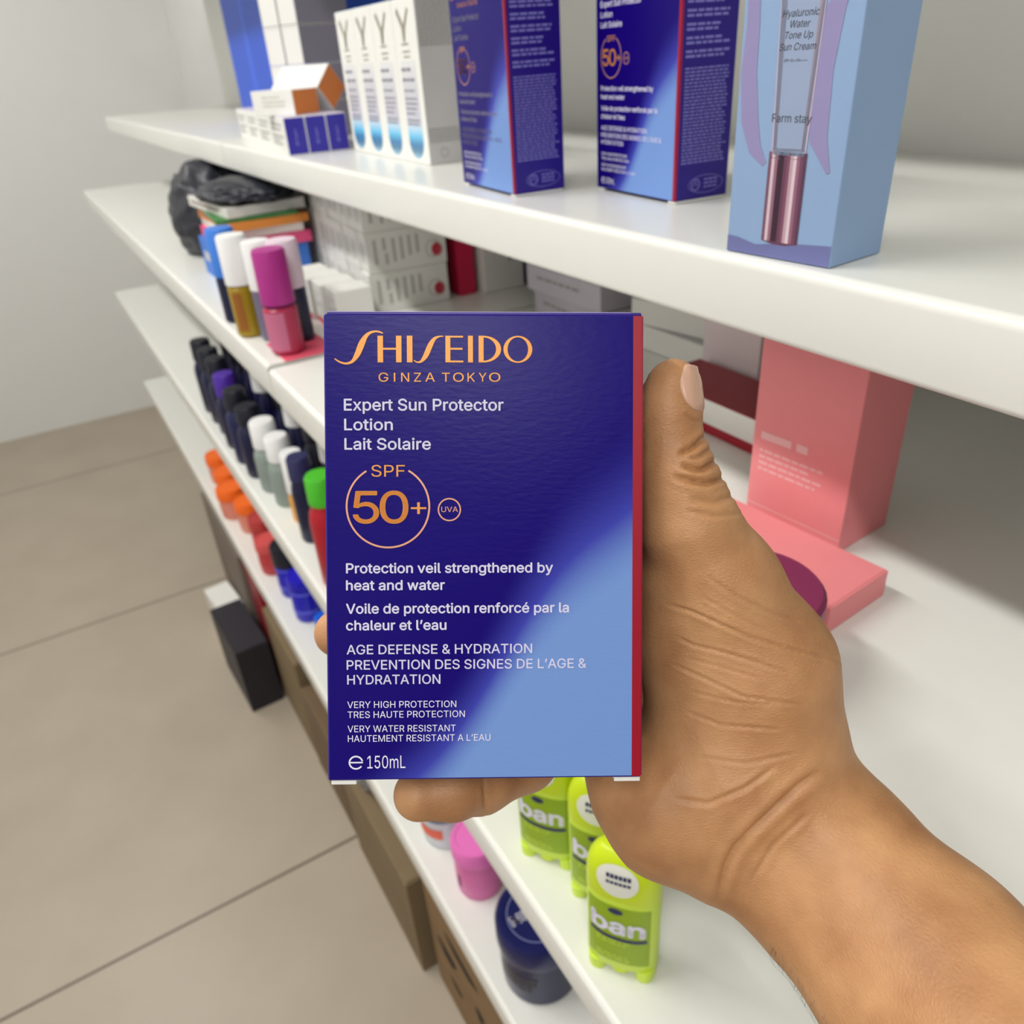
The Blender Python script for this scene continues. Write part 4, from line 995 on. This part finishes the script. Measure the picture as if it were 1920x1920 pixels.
# thumb: metacarpal mound, proximal phalanx, tip
chain([(1420, 1440, .322, 175), (1410, 1250, .310, 146), (1345, 1100, .300, 112), (1292, 985, .293, 88)], .008)
chain([(1330, 1330, .314, 118), (1300, 1180, .312, 108), (1270, 1080, .308, 84)], .010)
chain([(1292, 985, .293, 88), (1273, 915, .2905, 72), (1262, 868, .2895, 64)], .006)
chain([(1262, 868, .2895, 64), (1253, 800, .2885, 55), (1255, 760, .288, 54), (1262, 722, .2875, 48.5)], .005)
# fingers behind the carton, each bent at its joints, tips against the back panel
chain([(1075, 1010, .343, 44), (900, 930, .350, 38), (790, 880, .346, 35), (722, 850, .3405, 31)], .003)
chain([(1030, 1120, .344, 44), (845, 1060, .351, 38), (725, 1020, .347, 35), (655, 1000, .3405, 31)], .003)
chain([(1010, 1240, .344, 43), (840, 1210, .350, 37), (715, 1195, .346, 36), (634, 1187, .339, 44)], .003)
# little finger under the carton
chain([(1045, 1372, .342, 48), (985, 1425, .330, 56), (900, 1462, .3145, 60), (850, 1480, .303, 54), (786, 1490, .2985, 48)], .004)
# wrist and forearm
chain([(1385, 1530, .325, 130), (1470, 1540, .318, 128)], .012)
chain([(1452, 1582, .318, 128), (1540, 1670, .306, 134), (1700, 1850, .275, 158), (1900, 2080, .235, 200), (2100, 2320, .200, 230)], .014)
chain([(1450, 1500, .322, 110), (1580, 1590, .306, 120), (1760, 1780, .275, 150), (1960, 2010, .235, 190)], .014)

lo = np.min([np.minimum(a - ra, b - rb) for a, ra, b, rb, k in bones], axis=0) - 0.004
hi = np.max([np.maximum(a + ra, b + rb) for a, ra, b, rb, k in bones], axis=0) + 0.004
hi[0] = min(hi[0], 0.170); hi[1] = min(hi[1], 0.196)
STEP = 0.00085
def sdf(P):
    d = np.full(len(P), 1.0)
    for a, ra, b, rb, k in bones:
        ab = b - a; t = np.clip(((P - a) @ ab) / (ab @ ab), 0, 1)
        e = np.linalg.norm(P - a - t[:, None] * ab, axis=1) - (ra + (rb - ra) * t)
        h = np.clip(0.5 + 0.5 * (d - e) / k, 0, 1)
        d = d * (1 - h) + e * h - k * h * (1 - h)
    return d
def surface_net():
    n = np.ceil((hi - lo) / STEP).astype(int) + 1
    n = ((n + 7) // 8) * 8 + 1
    cs = 8
    gx = [lo[i] + STEP * np.arange(n[i]) for i in range(3)]
    D = np.full(tuple(n), 1.0, np.float32)
    cc = np.stack(np.meshgrid(*[g[:-1].reshape(-1, cs).mean(1) for g in gx], indexing='ij'), -1).reshape(-1, 3)
    nb = [(m - 1) // cs for m in n]
    dc = sdf(cc); near = np.abs(dc) < STEP * cs * 1.1 + 0.012
    ids = np.argwhere(near.reshape(nb)); inside = np.argwhere(((dc < 0) & ~near).reshape(nb))
    for (i, j, k) in inside: D[i*cs:(i+1)*cs+1, j*cs:(j+1)*cs+1, k*cs:(k+1)*cs+1] = -1.0
    blocks = []
    for (i, j, k) in ids:
        blocks.append(np.stack(np.meshgrid(gx[0][i*cs:(i+1)*cs+1], gx[1][j*cs:(j+1)*cs+1], gx[2][k*cs:(k+1)*cs+1], indexing='ij'), -1).reshape(-1, 3))
    for s in range(0, len(blocks), 256):
        v = sdf(np.concatenate(blocks[s:s+256])).reshape(-1, cs+1, cs+1, cs+1)
        for q, (i, j, k) in enumerate(ids[s:s+256]): D[i*cs:(i+1)*cs+1, j*cs:(j+1)*cs+1, k*cs:(k+1)*cs+1] = v[q]
    D[0], D[-1] = 1, 1; D[:, 0], D[:, -1] = 1, 1; D[:, :, 0], D[:, :, -1] = 1, 1
    S = D < 0
    c = [(a, b, e) for a in (0, 1) for b in (0, 1) for e in (0, 1)]
    m = [x - 1 for x in D.shape]
    sl = lambda a, b, e: (slice(a, a + m[0]), slice(b, b + m[1]), slice(e, e + m[2]))
    cnt = sum(S[sl(*q)].astype(np.int8) for q in c)
    cell = (cnt > 0) & (cnt < 8)
    idx = np.full(cell.shape, -1, np.int64); ci = np.argwhere(cell); idx[cell] = np.arange(len(ci))
    acc = np.zeros((len(ci), 3)); num = np.zeros(len(ci))
    for p in c:
        for ax in range(3):
            if p[ax]: continue
            q = list(p); q[ax] = 1
            d0 = D[ci[:, 0] + p[0], ci[:, 1] + p[1], ci[:, 2] + p[2]]; d1 = D[ci[:, 0] + q[0], ci[:, 1] + q[1], ci[:, 2] + q[2]]
            x = (d0 < 0) != (d1 < 0); t = np.where(x, d0 / np.where(x, d0 - d1, 1), 0)
            pos = np.array(p, float)[None] + t[:, None] * (np.arange(3) == ax)[None]
            acc += np.where(x[:, None], pos, 0); num += x
    V = lo + STEP * (ci + acc / num[:, None])
    F = []
    for ax in range(3):
        a1, a2 = [(1, 2), (2, 0), (0, 1)][ax]
        s0 = [slice(1, m[i]) for i in range(3)]; s0[ax] = slice(0, m[ax])
        s1 = list(s0); s1[ax] = slice(1, m[ax] + 1)
        A = S[tuple(s0)]; B = S[tuple(s1)]
        base = np.array([1, 1, 1]); base[ax] = 0
        for flip, mask in ((0, A & ~B), (1, ~A & B)):
            e = np.argwhere(mask) + base
            if not len(e): continue
            o1 = np.zeros(3, int); o1[a1] = 1; o2 = np.zeros(3, int); o2[a2] = 1
            g = lambda w: idx[w[:, 0], w[:, 1], w[:, 2]]
            q = np.stack([g(e - o1 - o2), g(e - o2), g(e), g(e - o1)], 1)
            F.append(q[:, ::-1] if flip else q)
    return V, np.concatenate(F)
HV, HF = surface_net()
def grad(P, e=0.0006):
    G = np.stack([sdf(P + np.eye(3)[i] * e) - sdf(P - np.eye(3)[i] * e) for i in range(3)], 1)
    return G / np.maximum(1e-9, np.linalg.norm(G, axis=1))[:, None]
HN = grad(HV)
# skin folds: grooves of real depth along lines of the palm, the thumb joint and the wrist
folds = [([(1276, 850), (1296, 842), (1314, 826), (1326, 812)], 1.7, 1.3), ([(1282, 874), (1304, 882), (1318, 880), (1345, 862)], 2.1, 1.3), ([(1268, 894), (1300, 903), (1325, 907), (1362, 894)], 2.0, 1.3),
         ([(1290, 860), (1306, 858), (1332, 842)], 0.8, .8), ([(1300, 936), (1340, 942), (1384, 926)], 0.9, 1.4), ([(1290, 958), (1340, 968), (1392, 962)], .4, 1.2),
         ([(1249, 1133), (1295, 1146), (1352, 1171), (1406, 1195), (1500, 1222), (1580, 1240)], .45, 1.0), ([(1330, 1084), (1379, 1117), (1433, 1144), (1500, 1165)], .4, 1.0),
         ([(1270, 1195), (1298, 1209), (1352, 1222), (1406, 1238), (1482, 1263)], .4, 0.9), ([(1265, 1247), (1325, 1274), (1393, 1306), (1500, 1322)], .4, 0.9), ([(1298, 1298), (1379, 1317), (1460, 1322)], .3, 0.8),
         ([(1284, 1333), (1352, 1360), (1460, 1368)], .35, 0.9), ([(1310, 1420), (1400, 1432), (1490, 1412)], .3, 1.0),
         ([(1270, 1498), (1327, 1507), (1397, 1478), (1450, 1440)], .5, 1.4), ([(1318, 1120), (1370, 1150), (1440, 1185)], .25, .8), ([(1290, 1235), (1350, 1250), (1430, 1275)], .25, .8),
         ([(1530, 1452), (1498, 1474), (1424, 1544), (1380, 1588), (1362, 1622), (1345, 1690)], 1.5, 2.0), ([(1510, 1530), (1450, 1585), (1410, 1650)], .35, 1.5),
         ([(1283, 776), (1298, 787), (1312, 790)], .5, 0.8), ([(905, 1440), (912, 1530)], .3, 1.4)]
def apply_folds(V, N):
    px = 960 + FPX * V[:, 0] / V[:, 2]; py = 960 + FPX * V[:, 1] / V[:, 2]
    facing = np.clip(-(N * V).sum(1) / np.linalg.norm(V, axis=1) * 3 + 0.6, 0, 1) * (V[:, 2] < 0.335)
    off = np.zeros(len(V))
    for line, dep, wid in folds:
        if dep < 0.6: dep *= 1.5; wid *= 0.85
        L = np.array(line, float); best = np.full(len(V), 1e9); tt = np.zeros(len(V)); tot = len(L) - 1
        for i in range(tot):
            a, b = L[i], L[i + 1]; ab = b - a; t = np.clip(((px - a[0]) * ab[0] + (py - a[1]) * ab[1]) / (ab @ ab), 0, 1)
            d = np.hypot(px - a[0] - t * ab[0], py - a[1] - t * ab[1]); u = d < best
            best = np.where(u, d, best); tt = np.where(u, (i + t) / tot, tt)
        mm = best / FPX * V[:, 2] * 1000
        fade = np.clip(np.minimum(tt, 1 - tt) * 6 + 0.35, 0, 1)
        off += -dep * 1e-3 * np.exp(-(mm / (0.6 * wid)) ** 2) * fade * facing + dep * 0.35e-3 * np.exp(-((mm - 1.7 * wid) / wid) ** 2) * fade * facing
    return V + N * off[:, None]
HV = apply_folds(HV, HN)
RN = np.array([list(r) for r in RC]); CN = np.array(CAMPOS)
def to_world(P): return P @ RN.T + CN
def skin_mat():
    m = bpy.data.materials.new('tanned_skin'); m.use_nodes = True; nt = m.node_tree; b = nt.nodes['Principled BSDF']; N = nt.nodes.new; L = nt.links.new
    tc = N('ShaderNodeTexCoord')
    n = N('ShaderNodeTexNoise'); n.inputs['Scale'].default_value = 38; n.inputs['Detail'].default_value = 5; L(tc.outputs['Object'], n.inputs['Vector'])
    cr = N('ShaderNodeValToRGB'); e = cr.color_ramp.elements; e[0].position = 0.3; e[0].color = rgb(170, 119, 77); e[1].position = 0.7; e[1].color = rgb(204, 153, 106)
    L(n.outputs['Fac'], cr.inputs[0]); L(cr.outputs[0], b.inputs['Base Color'])
    b.inputs['Roughness'].default_value = 0.5
    b.inputs['Subsurface Weight'].default_value = 0.12; b.inputs['Subsurface Radius'].default_value = (0.006, 0.002, 0.001); b.inputs['Subsurface Scale'].default_value = 0.5
    v = N('ShaderNodeTexVoronoi'); v.feature = 'DISTANCE_TO_EDGE'; v.inputs['Scale'].default_value = 620
    w = N('ShaderNodeTexNoise'); w.inputs['Scale'].default_value = 120
    mp = N('ShaderNodeMapping'); mp.inputs['Scale'].default_value = (0.7, 0.7, 1.5); L(tc.outputs['Object'], mp.inputs[0])
    L(mp.outputs[0], v.inputs['Vector']); L(tc.outputs['Object'], w.inputs['Vector'])
    ad = N('ShaderNodeMath'); ad.operation = 'ADD'; L(v.outputs['Distance'], ad.inputs[0]); L(w.outputs['Fac'], ad.inputs[1])
    bp = N('ShaderNodeBump'); bp.inputs['Strength'].default_value = 0.3; bp.inputs['Distance'].default_value = 0.0007
    L(ad.outputs[0], bp.inputs['Height']); L(bp.outputs['Normal'], b.inputs['Normal'])
    return m
def np_mesh(name, V, F, m, parent=None):
    me = bpy.data.meshes.new(name); me.vertices.add(len(V)); me.vertices.foreach_set('co', V.astype(np.float32).ravel())
    me.loops.add(F.size); me.loops.foreach_set('vertex_index', F.astype(np.int32).ravel())
    me.polygons.add(len(F)); me.polygons.foreach_set('loop_start', np.arange(0, F.size, F.shape[1], dtype=np.int32))
    me.update(calc_edges=True); me.validate(); me.materials.append(m)
    for p in me.polygons: p.use_smooth = True
    return link(bpy.data.objects.new(name, me), parent)
skin = skin_mat()
person = np_mesh('person', to_world(HV), HF, skin)
tag(person, 'person\'s right hand and bare forearm gripping the blue sunscreen carton, thumb up', 'person')
# thumb nail: a curved plate on the outer side of the thumb tip
def nail():
    nu, nv = 15, 17; V = []; F = []
    for j in range(nv):
        s = j / (nv - 1); y = 684 + (776 - 684) * s
        zc = .2877 + .0009 * s; cx = 1262 - 9 * s
        half = (0.70 + 0.22 * math.sin(PI * min(1, s * 1.15))) * (1 if s < 0.8 else math.sqrt(max(0.05, 1 - ((s - 0.8) / 0.2) ** 2 * 0.75)))
        for i in range(nu):
            th = math.radians(33) + (i / (nu - 1) * 2 - 1) * half * 0.98
            dirv = np.array([math.cos(th), -0.16 * (1 - s), -math.sin(th)]); dirv /= np.linalg.norm(dirv)
            c = cp(cx, y + 14 * (1 - s), zc); a, b = 0.0, 0.03
            for _ in range(26):
                mid = (a + b) / 2
                if sdf((c + dirv * mid)[None])[0] < 0: a = mid
                else: b = mid
            edge = min(1.0, min(i, nu - 1 - i) / 2.0, (nv - 1 - j) / 2.0)
            V.append(c + dirv * (a + 0.00005 + 0.0006 * edge + (0.0008 * (1 - s / 0.12) if s < 0.12 else 0)))
    for j in range(nv - 1):
        for i in range(nu - 1): F.append((j * nu + i, j * nu + i + 1, (j + 1) * nu + i + 1, (j + 1) * nu + i))
    V = to_world(np.array(V))
    o = mesh_obj('thumb_nail', V, F, mat('nail', rgb(208, 166, 142), 0.28, noise=0.03), None, person, True)
    sm = o.modifiers.new('thickness', 'SOLIDIFY'); sm.thickness = 0.0005; sm.offset = -1
    return o
nail()
# dark hairs on the underside of the forearm
def hairs():
    rr = random.Random(17); V = []; F = []
    px = 960 + FPX * HV[:, 0] / HV[:, 2]; py = 960 + FPX * HV[:, 1] / HV[:, 2]
    view = -(HN * HV).sum(1) / np.linalg.norm(HV, axis=1)
    cand = np.argwhere((px > 1440) & (py > 1640) & (px < 1700) & (py < 1990) & (view > -0.15) & (view < 0.45) & (py - px > 230)).ravel()
    if len(cand) == 0: return
    for _ in range(150):
        i = cand[rr.randrange(len(cand))]; p = HV[i]; n = HN[i]
        d = np.array([-0.35 + rr.uniform(-.3, .3), 0.55 + rr.uniform(-.3, .3), -0.2]); d -= n * (d @ n); d = d / np.linalg.norm(d) * 0.7 + n * 0.5
        sd = np.cross(d, n); sd /= np.linalg.norm(sd); L = rr.uniform(.004, .009); b = len(V)
        for k in range(4):
            t = k / 3; q = p + d * L * t - n * L * 0.35 * t * t; w = 0.00006 * (1 - 0.8 * t)
            V += [q + sd * w, q - sd * w + n * 0.00002]
        for k in range(3): F.append((b + 2 * k, b + 2 * k + 1, b + 2 * k + 3, b + 2 * k + 2))
    tag(mesh_obj('forearm_hair', to_world(np.array(V)), F, mat('dark_hair', rgb(48, 34, 26), 0.5), None, person), kind='stuff')
hairs()
